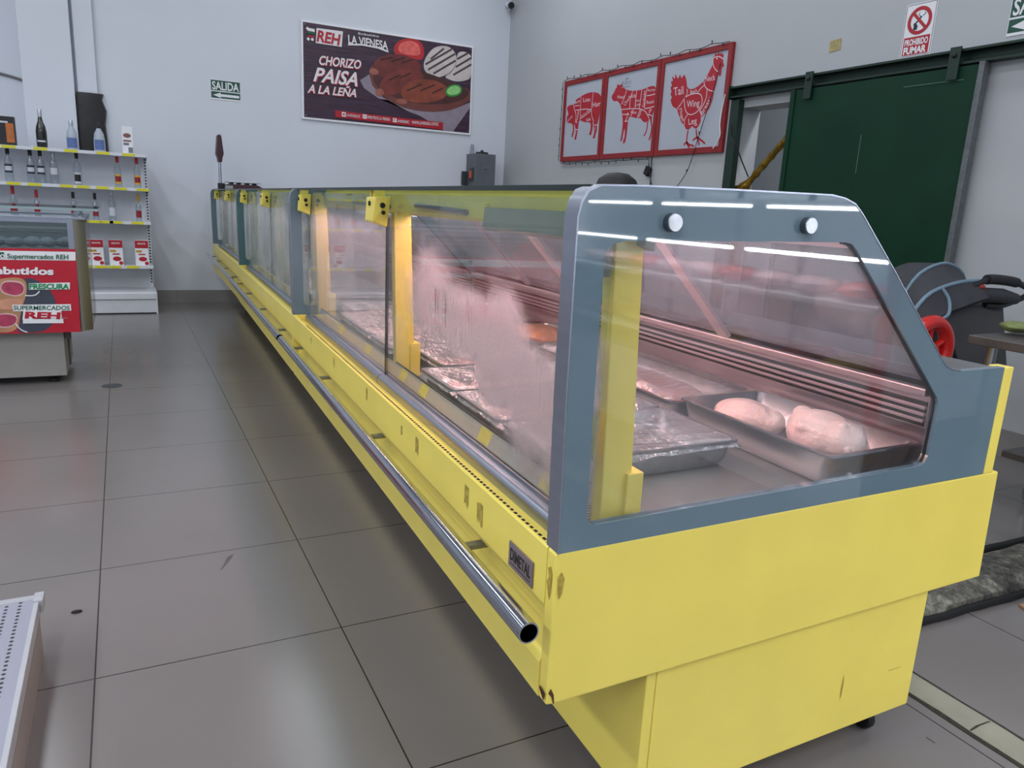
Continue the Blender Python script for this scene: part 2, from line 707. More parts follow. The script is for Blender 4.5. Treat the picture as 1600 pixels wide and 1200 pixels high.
def smoothpoly(pts, k=2, closed=True):
    """Chaikin corner cutting"""
    for _ in range(k):
        out = []
        n = len(pts)
        for i in range(n if closed else n - 1):
            p, q = pts[i], pts[(i + 1) % n]
            out.append((p[0] * .75 + q[0] * .25, p[1] * .75 + q[1] * .25))
            out.append((p[0] * .25 + q[0] * .75, p[1] * .25 + q[1] * .75))
        if not closed:
            out = [pts[0]] + out + [pts[-1]]
        pts = out
    return pts


def spline(pts, k=6):
    """Catmull-Rom through 3D points"""
    P = [Vector(p) for p in pts]
    out = []
    for i in range(len(P) - 1):
        p0, p1, p2, p3 = P[max(i - 1, 0)], P[i], P[i + 1], P[min(i + 2, len(P) - 1)]
        for s in range(k):
            u = s / k
            out.append(0.5 * ((2 * p1) + (p2 - p0) * u + (2 * p0 - 5 * p1 + 4 * p2 - p3) * u * u + (3 * p1 - p0 - 3 * p2 + p3) * u ** 3))
    out.append(P[-1])
    return [tuple(p) for p in out]


# ------------------------------------------------------------------ room shell
XW, YW, ZC = 4.411, 6.258, 4.3      # right wall, back wall, ceiling
XL, YB = -5.0, -7.0
struct('floor', MB().box(XL - .2, XW + 1.6, YB - .2, YW + .5, -0.12, 0.0), FLOOR)
struct('ceiling', MB().box(XL - .2, XW + .2, YB - .2, YW + .5, ZC, ZC + 0.1), CEIL)
struct('wall_back', MB().box(-0.62, XW + 0.3, YW, YW + 0.2, 0, ZC), WALL)
struct('wall_back_recess', MB().box(XL, -0.62, YW + 0.25, YW + 0.4, 0, ZC), WALL)
struct('wall_left', MB().box(XL - .15, XL, YB, YW + .4, 0, ZC), WALL)
struct('wall_front', MB().box(XL, XW, YB - .15, YB, 0, ZC), WALL)
OY0, OY1, OZ = 0.95, 2.20, 1.99      # doorway in the right wall
wr = MB()
wr.box(XW, XW + 0.22, YB, OY0, 0, ZC)
wr.box(XW, XW + 0.22, OY1, YW, 0, ZC)
wr.box(XW, XW + 0.22, OY0, OY1, OZ, ZC)
struct('wall_right', wr, WALL2)
struct('wall_passage', MB().box(XW + 0.9, XW + 1.0, -0.5, 4.0, 0, 2.9).box(XW + .22, XW + 0.9, 2.9, 3.0, 0, 2.9).box(XW + .22, XW + 0.9, -0.5, -0.4, 0, 2.9).box(XW + .22, XW + 1.0, -0.5, 3.0, 2.9, 3.0), WALL2)
area('passage_fill_light', (XW + 0.55, 1.2, 2.85), 0.15, 1.2, 22.0, COOL)  # added unseen light, brightens the passage behind the doorway
# pilaster on the back wall, with its duct cover and black wrap
struct('pillar_back', MB().box(-0.615, -0.20, YW - 0.10, YW + 0.25, 0, ZC), WALL, bevel=0.006)
struct('trim_1', MB().box(-0.175, -0.01, YW - 0.05, YW, 2.03, ZC), WALL, bevel=0.004)
wrap = MB()
zs = [0.2, 0.9, 1.3, 1.5, 1.62, 1.75, 1.88, 1.98, 2.03]
ring = []
for i, z in enumerate(zs):
    jl, jr = random.uniform(-.008, .008), random.uniform(-.012, .012)
    x0, x1 = -0.19 + jl, 0.02 + jr + (0.02 if z < 1.9 else 0)
    ring.append([(x0, YW - .002, z), (x0, YW - 0.055, z), ((x0 + x1) / 2 + jl, YW - 0.075 + jr * .6, z), (x1, YW - 0.055, z), (x1 + .01, YW - .002, z)])
vs = [p for r_ in ring for p in r_]
fs = [(i * 5 + k, i * 5 + k + 1, (i + 1) * 5 + k + 1, (i + 1) * 5 + k) for i in range(len(zs) - 1) for k in range(4)]
fs.append((len(vs) - 5, len(vs) - 4, len(vs) - 3, len(vs) - 2, len(vs) - 1))
wrap.add(vs, fs)
tag(obj('plastic_wrap', wrap, BLACKP, smooth=True), 'black plastic sheet wrapped round the duct on the back wall', 'plastic sheet')
tag(obj('cable', MB().tube(spline([(-1.6, YW + .24, 2.17), (-1.1, YW + .235, 2.19), (-0.8, YW + .235, 2.15), (-0.62, YW + .235, 2.11)]), 0.012), M('grey_cable', '#6c6a6a', 0.5)), 'sagging grey cable on the wall left of the pilaster', 'cable')
struct('baseboard_back', MB().box(-0.2, XW, YW - 0.014, YW, 0, 0.13), BASEB)
struct('baseboard_right', MB().box(XW - 0.012, XW, YB, OY0, 0, 0.10).box(XW - 0.012, XW, OY1 + .1, YW, 0, 0.10), BASEB)

# sliding door on its rail
dr = thing('sliding_door', 'dark green metal sliding door hanging from a wall rail', 'door', (XW - 0.05, 1.0, 0.03))
leaf = MB()
N_ = 14
prof = []
for i in range(N_ + 1):
    y = 1.614 - (1.614 - 0.292) * i / N_
    prof.append((y, 0.006 * math.sin(i * 1.1) * (1 if 2 < i < 12 else 0)))
vs = [(XW - 0.075 - b, y, 0.04) for y, b in prof] + [(XW - 0.075 - b, y, 2.045) for y, b in prof] + [(XW - 0.04, y, 0.04) for y, b in prof] + [(XW - 0.04, y, 2.045) for y, b in prof]
k = N_ + 1
fs = []
for i in range(N_):
    fs += [(i, i + 1, k + i + 1, k + i), (2 * k + i, 3 * k + i, 3 * k + i + 1, 2 * k + i + 1), (i, 2 * k + i, 2 * k + i + 1, i + 1), (k + i, k + i + 1, 3 * k + i + 1, 3 * k + i)]
fs += [(0, k, 3 * k, 2 * k), (N_, 2 * k + N_, 3 * k + N_, k + N_)]
obj('door_leaf', leaf.add(vs, fs), GREEND, dr, smooth=True)
obj('edge_flange', MB().box(XW - 0.085, XW - 0.036, 1.578, 1.618, 0.04, 2.047), GREEND, dr, bevel=0.004)
obj('edge_strip', MB().box(XW - 0.088, XW - 0.036, 0.262, 0.294, 0.03, 2.056), GALV, dr, bevel=0.003)
for y in (1.46, 0.436):
    h = obj('hanger', MB().box(XW - 0.10, XW - 0.088, y - 0.032, y + 0.032, 1.975, 2.150), GREENP, dr, bevel=0.003)
    obj('bolt', MB().lathe([(0.014, 0), (0.014, -0.01), (0.008, -0.014)], (XW - 0.10, y, 2.105), 10, 'x'), BLACK, h)
obj('scratch', MB().box(XW - 0.0822, XW - 0.0818, 0.985, 0.989, 1.48, 1.72), M('pale_scratch', '#5d7a6c', 0.6), dr)
obj('scratch', MB().box(XW - 0.0795, XW - 0.0790, 0.37, 0.74, 1.972, 1.976), M('pale_scratch_b', '#4d6a5c', 0.6), dr)
rl = thing('door_rail', 'long dark green steel rail above the sliding door', 'rail', (XW - .04, 1.0, 2.07))
obj('track', MB().prism([(0, 2.058), (0.075, 2.058), (0.075, 2.070), (0.02, 2.070), (0.02, 2.126), (0.08, 2.126), (0.08, 2.139), (0, 2.139)], lambda a, b, t: (XW - a, t, b), -1.2, 2.24), GREENP, rl)
obj('end_plate', MB().box(XW - 0.09, XW, 2.235, 2.245, 2.048, 2.146), GREENP, rl)
tag(obj('door_post', MB().box(XW - 0.055, XW, 2.150, 2.238, 0.0, 2.046), GREENP, bevel=0.003), 'dark green upright post at the left side of the doorway', 'post')
gar = MB()
P0, P1 = Vector((XW + 0.09, 2.19, 1.36)), Vector((XW + 0.09, 1.50, 2.0))
path = [tuple(P0.lerp(P1, i / 26)) for i in range(27)]
gar.tube(path, [0.05 if i < 3 else 0.026 + 0.008 * math.sin(i * 2.4) * (1 - i / 30) for i in range(27)], 9)
gr = thing('gold_curtain', 'crumpled gold foil curtain gathered diagonally across the doorway', 'curtain', (XW + .09, 2.0, 1.0))
GOLD = M('gold_foil', '#9a7a2c', 0.3, 0.7, var=0.45, scale=30, bump=0.9, bscale=45)
obj('gathered_strip', gar, GOLD, gr, smooth=True)
obj('hanging_end', MB().tube(spline([(XW + .09, 2.19, 1.42), (XW + .10, 2.175, 1.25), (XW + .09, 2.16, 1.0), (XW + .09, 2.165, 0.75)]), [.05, .05, .05, .05, .05, .06, .06, .06, .06, .06, .06, .06, .065, .065, .065, .065, .06, .055, .05], 10), GOLD, gr, smooth=True)
PIG = [(4.765,2.079),(4.757,2.127),(4.725,2.146),(4.75,2.182),(4.769,2.219),(4.728,2.236),(4.673,2.238),(4.63,2.234),(4.603,2.279),(4.542,2.291),(4.465,2.312),(4.375,2.323),(4.272,2.322),(4.181,2.303),(4.128,2.272),(4.106,2.225),(4.112,2.161),(4.128,2.098),(4.144,2.034),(4.158,2.002),(4.157,1.943),(4.177,1.905),(4.181,1.876),(4.216,1.874),(4.225,1.887),(4.212,1.92),(4.211,1.966),(4.233,2.04),(4.246,2.041),(4.231,1.987),(4.247,1.949),(4.254,1.909),(4.298,1.912),(4.291,1.931),(4.275,1.97),(4.284,2.037),(4.363,2.039),(4.444,2.056),(4.487,2.072),(4.511,2.054),(4.512,2.02),(4.519,1.972),(4.53,1.925),(4.543,1.878),(4.576,1.884),(4.574,1.907),(4.559,1.941),(4.582,2.031),(4.605,2.04),(4.59,1.984),(4.598,1.943),(4.616,1.909),(4.639,1.913),(4.634,1.938),(4.617,1.979),(4.627,2.035),(4.677,2.059),(4.719,2.055)]
COW = [(3.94,2.253),(3.931,2.221),(3.889,2.194),(3.844,2.2),(3.794,2.17),(3.765,2.131),(3.748,2.092),(3.73,2.041),(3.716,1.99),(3.721,1.903),(3.734,1.835),(3.737,1.822),(3.71,1.825),(3.7,1.864),(3.683,1.951),(3.665,1.875),(3.688,1.826),(3.691,1.801),(3.655,1.802),(3.638,1.873),(3.636,1.935),(3.633,1.99),(3.628,2.033),(3.596,2.036),(3.506,2.014),(3.442,2.012),(3.406,1.98),(3.352,1.964),(3.338,1.987),(3.336,1.927),(3.349,1.88),(3.373,1.858),(3.38,1.85),(3.351,1.851),(3.325,1.897),(3.32,1.962),(3.316,2.003),(3.287,1.971),(3.266,1.911),(3.277,1.852),(3.298,1.812),(3.277,1.807),(3.253,1.851),(3.249,1.921),(3.273,1.982),(3.268,2.017),(3.246,2.073),(3.237,2.142),(3.241,2.212),(3.253,2.253),(3.286,2.272),(3.356,2.27),(3.457,2.255),(3.585,2.259),(3.674,2.275),(3.732,2.293),(3.771,2.328),(3.785,2.348),(3.806,2.332),(3.841,2.342),(3.865,2.351),(3.857,2.325),(3.883,2.31),(3.905,2.275)]
HEN = [(2.533,2.387),(2.541,2.414),(2.524,2.398),(2.514,2.441),(2.496,2.407),(2.482,2.439),(2.465,2.408),(2.44,2.43),(2.436,2.404),(2.413,2.411),(2.419,2.389),(2.419,2.371),(2.415,2.345),(2.395,2.317),(2.42,2.311),(2.423,2.296),(2.423,2.25),(2.441,2.244),(2.458,2.269),(2.46,2.234),(2.468,2.183),(2.485,2.138),(2.492,2.081),(2.514,2.021),(2.558,1.982),(2.603,1.953),(2.607,1.921),(2.627,1.89),(2.654,1.865),(2.685,1.875),(2.714,1.894),(2.737,1.871),(2.762,1.864),(2.797,1.88),(2.814,1.909),(2.853,1.928),(2.877,1.963),(2.916,2.017),(2.926,2.046),(2.975,2.061),(3.007,2.086),(3.033,2.134),(3.01,2.143),(3.043,2.18),(3.022,2.189),(3.052,2.237),(3.024,2.234),(3.051,2.287),(3.017,2.272),(3.044,2.331),(2.995,2.286),(3.0,2.342),(2.954,2.281),(2.934,2.328),(2.908,2.281),(2.879,2.321),(2.84,2.268),(2.824,2.201),(2.76,2.183),(2.693,2.197),(2.63,2.227),(2.594,2.26),(2.561,2.308),(2.534,2.341)]
HEN_LEGS = [[(2.758,1.861),(2.763,1.811),(2.761,1.767)],[(2.761,1.767),(2.797,1.746)],[(2.761,1.767),(2.726,1.745),(2.662,1.731)],[(2.761,1.767),(2.743,1.741),(2.713,1.718)],[(2.655,1.862),(2.646,1.827),(2.633,1.799)],[(2.633,1.799),(2.663,1.789),(2.686,1.774)],[(2.633,1.799),(2.574,1.77),(2.528,1.744)],[(2.633,1.799),(2.611,1.765),(2.599,1.735)]]
PIG_LINES = [[(4.63,2.234),(4.619,2.192),(4.568,2.133),(4.574,2.051)],[(4.498,2.3),(4.495,2.195),(4.487,2.072)],[(4.271,2.319),(4.283,2.215),(4.281,2.11),(4.228,2.04)],[(4.59,2.176),(4.481,2.173),(4.38,2.171),(4.288,2.157)],[(4.48,2.083),(4.373,2.117),(4.279,2.149)],[(4.208,2.002),(4.158,2.002)],[(4.576,1.986),(4.515,1.979)],[(4.519,2.217),(4.615,2.219)]]
PIG_TAIL = [[(4.117,2.252),(4.082,2.242),(4.066,2.266),(4.093,2.285),(4.11,2.27),(4.068,2.247)]]
COW_LINES = [[(3.697,2.277),(3.721,2.213),(3.769,2.156)],[(3.596,2.261),(3.629,2.192),(3.623,2.106)],[(3.535,2.257),(3.54,2.171),(3.54,2.099)],[(3.457,2.255),(3.464,2.164),(3.475,2.093)],[(3.38,2.267),(3.394,2.181),(3.39,2.086)],[(3.758,2.111),(3.606,2.107),(3.454,2.094),(3.366,2.06),(3.311,1.997)],[(3.376,2.196),(3.305,2.195),(3.241,2.2)],[(3.39,2.086),(3.309,2.09),(3.24,2.096)],[(3.562,2.101),(3.596,2.036)],[(3.454,2.091),(3.495,2.013)],[(3.69,2.001),(3.623,1.996)],[(3.733,2.066),(3.621,2.057)],[(3.331,2.033),(3.268,2.017)]]
HEN_LINES = [[(2.537,2.39),(2.519,2.4),(2.463,2.398),(2.419,2.371)],[(2.536,2.387),(2.531,2.346),(2.499,2.305),(2.452,2.279)],[(2.618,2.231),(2.609,2.199),(2.57,2.163),(2.488,2.138)],[(2.848,2.127),(2.772,2.147),(2.685,2.148),(2.631,2.127),(2.612,2.082),(2.624,2.03),(2.678,1.992),(2.745,1.981),(2.798,2.002),(2.83,2.048),(2.848,2.127)],[(2.823,2.195),(2.808,2.156),(2.847,2.121)],[(2.926,2.046),(2.878,2.086),(2.847,2.121)],[(2.685,2.148),(2.648,2.182),(2.609,2.199)],[(2.782,1.989),(2.813,1.959),(2.814,1.909)],[(2.638,2.01),(2.607,1.975),(2.602,1.921)],[(2.57,2.163),(2.567,2.089),(2.629,2.009)]]
CUT_TEXT = {'pig': [('Loin',(4.451,2.244),(4.317,2.238),(4.456,2.285)),('Ham',(4.265,2.177),(4.114,2.177),(4.271,2.225)),('Butt',(4.609,2.239),(4.507,2.25),(4.618,2.267)),('Picnic',(4.538,2.049),(4.513,2.169),(4.574,2.054)),('Spare Rib',(4.471,2.098),(4.312,2.15),(4.479,2.115)),('Side',(4.364,2.047),(4.281,2.054),(4.373,2.077)),('Jowl',(4.735,2.07),(4.642,2.112),(4.752,2.092)),('Hock',(4.569,1.914),(4.536,1.973),(4.589,1.917)),('Hock',(4.208,1.893),(4.18,1.984),(4.227,1.899))],'cow': [('Head',(3.835,2.218),(3.72,2.206),(3.839,2.249)),('Chuck',(3.699,2.137),(3.611,2.214),(3.736,2.159)),('Rib',(3.615,2.2),(3.538,2.199),(3.62,2.233)),('Short',(3.538,2.159),(3.459,2.157),(3.541,2.181)),('Loin',(3.533,2.122),(3.458,2.121),(3.536,2.146)),('Sirloin',(3.388,2.097),(3.397,2.24),(3.426,2.101)),('Rump',(3.367,2.231),(3.255,2.227),(3.37,2.254)),('Round',(3.365,2.125),(3.264,2.124),(3.37,2.155)),('Plate',(3.595,2.061),(3.508,2.054),(3.599,2.089)),('Flank',(3.454,2.019),(3.427,2.083),(3.482,2.028)),('Shank',(3.656,1.998),(3.635,2.076),(3.684,2.003)),('Leg',(3.316,2.026),(3.291,2.077),(3.346,2.035))],'hen': [('Tail',(2.986,2.157),(2.858,2.159),(3.004,2.226)),('Wing',(2.8,2.046),(2.643,2.043),(2.808,2.101)),('Leg',(2.754,1.905),(2.651,1.908),(2.768,1.957)),('Neck',(2.597,2.224),(2.483,2.226),(2.607,2.27)),('Back',(2.769,2.149),(2.684,2.159),(2.78,2.177)),('Breast',(2.589,1.968),(2.502,2.093),(2.629,1.986)),('Thigh',(2.909,2.055),(2.846,1.939),(2.873,2.054))]}
FRAME = [(4.83,2.474),(2.301,2.488),(2.321,1.676),(4.849,1.66)]
BAN = {'plate': [(1.94,2.988),(3.924,2.978),(3.938,1.98),(1.918,1.993)],'field': [(1.956,2.971),(3.911,2.958),(3.926,1.997),(1.951,2.014)],'bowl': [(2.673,2.573),(2.715,2.633),(2.806,2.672),(3.277,2.532),(3.772,2.53),(3.923,2.488),(3.922,2.399),(3.83,2.323),(3.68,2.248),(3.481,2.207),(3.285,2.195),(3.06,2.216),(2.871,2.289),(2.747,2.374),(2.694,2.465)],'bowlin': [(2.716,2.551),(2.806,2.645),(3.275,2.646),(3.772,2.53),(3.91,2.472),(3.845,2.391),(3.678,2.322),(3.446,2.284),(3.202,2.273),(2.964,2.313),(2.809,2.367),(2.732,2.442)],'napkin': [(2.573,2.452),(2.678,2.526),(2.717,2.412),(2.84,2.3),(3.124,2.186),(3.286,2.144),(3.587,2.002),(3.705,2.005),(3.914,2.294),(3.923,2.355),(3.78,2.295),(3.448,2.203),(3.124,2.215),(2.902,2.278),(2.794,2.281),(2.619,2.374)],'saus': [[(2.716,2.578),(2.723,2.648),(2.79,2.718),(2.896,2.764),(3.035,2.777),(3.161,2.765),(3.257,2.728),(3.29,2.676),(3.275,2.617),(3.164,2.604),(3.008,2.558),(2.869,2.513),(2.777,2.517)],[(2.793,2.393),(2.808,2.464),(2.884,2.543),(3.007,2.606),(3.147,2.644),(3.259,2.637),(3.316,2.594),(3.309,2.536),(3.198,2.509),(3.088,2.454),(3.042,2.364),(2.917,2.322),(2.824,2.326)],[(3.042,2.364),(3.072,2.438),(3.15,2.504),(3.277,2.546),(3.422,2.556),(3.538,2.533),(3.613,2.498),(3.623,2.441),(3.592,2.379),(3.478,2.323),(3.315,2.285),(3.154,2.283),(3.074,2.31)]],'grill': [[(2.806,2.693),(2.943,2.738)],[(2.928,2.687),(3.083,2.749)],[(3.052,2.689),(3.193,2.748)],[(2.9,2.489),(3.039,2.561)],[(3.024,2.524),(3.164,2.597)],[(3.12,2.401),(3.294,2.491)],[(3.28,2.418),(3.456,2.502)],[(3.426,2.405),(3.556,2.477)]],'tomato': [(2.957,2.829),(2.979,2.887),(3.048,2.938),(3.141,2.965),(3.236,2.964),(3.3,2.917),(3.321,2.849),(3.312,2.778),(3.272,2.744),(3.145,2.756),(3.02,2.768),(2.97,2.776)],'tomin': [(3.003,2.836),(3.026,2.887),(3.095,2.928),(3.173,2.941),(3.245,2.916),(3.278,2.858),(3.271,2.794),(3.145,2.784),(3.035,2.791)],'arepa': [[(3.314,2.693),(3.328,2.766),(3.382,2.85),(3.445,2.908),(3.542,2.939),(3.624,2.938),(3.692,2.897),(3.724,2.83),(3.713,2.756),(3.666,2.678),(3.585,2.618),(3.487,2.585),(3.388,2.602),(3.331,2.638)],[(3.725,2.887),(3.808,2.913),(3.885,2.894),(3.912,2.854),(3.921,2.636),(3.837,2.589),(3.72,2.568),(3.636,2.581),(3.569,2.602),(3.666,2.664),(3.721,2.757)]],'arlines': [[(3.4,2.775),(3.559,2.909)],[(3.337,2.71),(3.658,2.914)],[(3.371,2.657),(3.701,2.87)],[(3.437,2.622),(3.712,2.799)],[(3.728,2.816),(3.876,2.907)],[(3.714,2.728),(3.908,2.853)],[(3.684,2.637),(3.911,2.781)]],'lime': [(3.582,2.437),(3.605,2.49),(3.671,2.531),(3.737,2.541),(3.789,2.525),(3.807,2.476),(3.775,2.428),(3.692,2.393),(3.617,2.396)],'limein': [(3.603,2.442),(3.625,2.485),(3.679,2.517),(3.738,2.524),(3.772,2.509),(3.785,2.476),(3.758,2.441),(3.691,2.413),(3.628,2.415)],'strip': [(2.292,2.107),(3.571,2.097),(3.57,2.015),(2.295,2.038)],'reh': [(2.098,2.92),(2.282,2.926),(2.277,2.767),(2.087,2.77)],'icons': [[(2.367,2.098),(2.412,2.098),(2.412,2.049),(2.367,2.051)],[(2.603,2.096),(2.649,2.096),(2.649,2.051),(2.603,2.052)],[(2.955,2.089),(2.999,2.089),(2.999,2.045),(2.955,2.046)]],'swoosh': [(2.436,2.801),(2.595,2.82),(2.774,2.812),(2.893,2.787)],'cart': [[(1.994,2.911),(2.008,2.894),(2.077,2.891)],[(2.0,2.86),(2.077,2.861)],[(2.004,2.828),(2.074,2.829)]],'wheels': [(2.009,2.799),(2.052,2.8)]}
BAN_TEXT = [('CHORIZO',(2.113,2.559),(2.573,2.568),(2.131,2.652)),('PAISA',(2.057,2.386),(2.544,2.386),(2.104,2.529)),('A LA LEÑA',(1.992,2.261),(2.529,2.27),(2.015,2.347)),('REH',(2.097,2.793),(2.339,2.781),(2.116,2.903)),('LA VIENESA',(2.44,2.815),(2.888,2.807),(2.436,2.901)),('Embutidos',(2.55,2.918),(2.781,2.921),(2.55,2.941)),('LAVIENESA.EC',(2.42,2.058),(2.575,2.056),(2.42,2.086)),('EMBUTIDOS LA VIENESA',(2.658,2.056),(2.921,2.055),(2.658,2.087)),('LAVIENESAEC',(3.007,2.048),(3.151,2.047),(3.007,2.08)),('WWW.LAVIENESA.COM.EC',(3.183,2.047),(3.515,2.054),(3.182,2.082))]
CH = {'sign': [(-0.719,0.802),(-0.122,0.798),(-0.134,0.311),(-0.766,0.334)],'strip': [(-0.721,0.786),(-0.123,0.786),(-0.125,0.729),(-0.726,0.733)],'slate': [(-0.399,0.618),(-0.373,0.638),(-0.317,0.618),(-0.271,0.569),(-0.246,0.51),(-0.242,0.45),(-0.26,0.381),(-0.298,0.337),(-0.341,0.321),(-0.457,0.322),(-0.429,0.365)],'board': [(-0.536,0.618),(-0.487,0.632),(-0.43,0.639),(-0.39,0.628),(-0.378,0.599),(-0.385,0.541),(-0.407,0.482),(-0.424,0.424),(-0.449,0.323),(-0.578,0.327)],'steak': [[(-0.504,0.58),(-0.489,0.609),(-0.448,0.613),(-0.405,0.604),(-0.394,0.58),(-0.401,0.551),(-0.431,0.536),(-0.463,0.541),(-0.494,0.556)],[(-0.537,0.426),(-0.489,0.43),(-0.449,0.42),(-0.442,0.4),(-0.457,0.371),(-0.495,0.357),(-0.535,0.363)],[(-0.538,0.503),(-0.481,0.517),(-0.424,0.522),(-0.401,0.502),(-0.412,0.473),(-0.454,0.454),(-0.511,0.455),(-0.55,0.465)]],'fat': [[(-0.509,0.58),(-0.492,0.616),(-0.448,0.622),(-0.4,0.612),(-0.388,0.582),(-0.397,0.543),(-0.431,0.528),(-0.467,0.534),(-0.501,0.549)],[(-0.541,0.428),(-0.488,0.438),(-0.444,0.426),(-0.436,0.4),(-0.454,0.364),(-0.496,0.349),(-0.54,0.356)]],'plate1': [(-0.368,0.604),(-0.166,0.609),(-0.169,0.569),(-0.371,0.568)],'plate2': [(-0.458,0.483),(-0.171,0.483),(-0.171,0.445),(-0.456,0.446)],'plate3': [(-0.414,0.399),(-0.216,0.398),(-0.215,0.372),(-0.416,0.375)],'arrow': [[(-0.392,0.535),(-0.357,0.533),(-0.336,0.54),(-0.32,0.56)],[(-0.451,0.375),(-0.435,0.345),(-0.415,0.33),(-0.398,0.324)]],'icon': [(-0.496,0.777),(-0.471,0.777),(-0.473,0.745),(-0.498,0.746)]}
CH_TEXT = [('Supermercados REH',(-0.459,0.744),(-0.164,0.743),(-0.457,0.77)),('Embutidos',(-0.587,0.658),(-0.243,0.654),(-0.584,0.698)),('FRESCURA',(-0.369,0.573),(-0.173,0.572),(-0.366,0.602)),('SUPERMERCADOS',(-0.454,0.454),(-0.179,0.449),(-0.452,0.479)),('REH',(-0.405,0.406),(-0.231,0.398),(-0.398,0.443))]
NS = {'plate': [(0.857,2.452),(0.672,2.449),(0.666,2.158),(0.856,2.161)],'red': [(0.846,2.273),(0.686,2.272),(0.677,2.165),(0.844,2.169)]}
NS_TEXT = [('PROHIBIDO',(0.836,2.23),(0.694,2.228),(0.835,2.262)),('FUMAR',(0.839,2.182),(0.695,2.18),(0.838,2.218))]
NS_C = [(0.763,2.357),(0.831,2.359),(0.778,2.434),(0.812,2.397),(0.713,2.319)]
SAL = [(1.025,2.291),(1.31,2.29),(1.304,2.099),(1.017,2.095)]
SAL2 = [(0.227,2.36),(0.226,2.185),(0.224,2.267)]

# ------------------------------------------------------------------ refrigerated cases
OUT = [(0.005, .643), (0.0, 0.9), (-.001, 1.150), (.004, 1.170), (.014, 1.185), (.033, 1.193), (.10, 1.196), (.28, 1.200), (.489, 1.203), (.522, 1.199), (.548, 1.191),
       (.569, 1.176), (.682, 1.075), (.858, .911), (.880, .893), (.905, .884), (.93, .881), (1.08, .881), (1.08, .643)]
INN = [(.051, .700), (.056, .688), (.068, .682), (.4, .684), (.855, .687), (.868, .692), (.875, .707), (.877, .80), (.876, .818), (.872, .827), (.863, .836), (.70, .993), (.567, 1.117),
       (.556, 1.125), (.538, 1.128), (.3, 1.124), (.08, 1.119), (.062, 1.115), (.052, 1.108), (.047, 1.094), (.048, .9)]
FRONT = [(0.0, .641), (.003, .644), (.013, .644), (.015, .616), (.10, .616), (.10, .36), (.028, .36), (.026, .377), (0.0, .377), (-.002, .44), (.004, .452), (.030, .49), (.030, .505), (.004, .535), (0.0, .545)]


def end_panel(root, mp, v0, mat, name='end_panel', knobs=True, flip=1):
    """glazed end panel: enamel border, glass, aluminium edge, two knobs"""
    pl = lambda a, b, t: mp(a, v0 + t, b)
    fr = obj(name, MB().prism(OUT, pl, 0.0, 0.016, INN), mat, root)
    obj('end_glass', MB().prism(INN, pl, 0.004, 0.012), ENDGLASS, fr)
    obj('window_seal', MB().tube([pl(a, b, .010) for a, b in INN[5:15]], .0035, 6), BLACK, fr)
    edge = [p for p in OUT[:17]]
    inner = [(a + (0.004 if i < 5 else 0.001), b - (0.004 if i >= 3 else 0)) for i, (a, b) in enumerate(edge)]
    band = MB()
    n = len(edge)
    vs = [pl(a, b, -0.001) for a, b in edge] + [pl(a, b, 0.036) for a, b in edge]
    vs += [pl(a - .0025 if i < 5 else a, b + (.0025 if i > 2 else 0), -0.001) for i, (a, b) in enumerate(edge)] + [pl(a - .0025 if i < 5 else a, b + (.0025 if i > 2 else 0), 0.036) for i, (a, b) in enumerate(edge)]
    fs = []
    for i in range(n - 1):
        fs += [(i, i + 1, n + i + 1, n + i), (2 * n + i, 3 * n + i, 3 * n + i + 1, 2 * n + i + 1), (i, 2 * n + i, 2 * n + i + 1, i + 1), (n + i, n + i + 1, 3 * n + i + 1, 3 * n + i)]
    obj('edge_trim', band.add(vs, fs), ALU, fr, smooth=True)
    if knobs:
        for u, z in ((.158, 1.148), (.437, 1.153)):
            c = mp(u, v0, z)
            obj('knob', MB().lathe([(.0135, 0), (.0135, -.012), (.0125, -.0135)], c, 28, 'y'), KNOB, fr)
    return fr


KNOB = knob_mat('turned_knob')
RUST = M('rust', '#4a2616', 0.8, var=0.3, scale=60)
RESID = M('tape_residue', '#a58f3a', 0.7, var=0.35, scale=90)
CASES = []


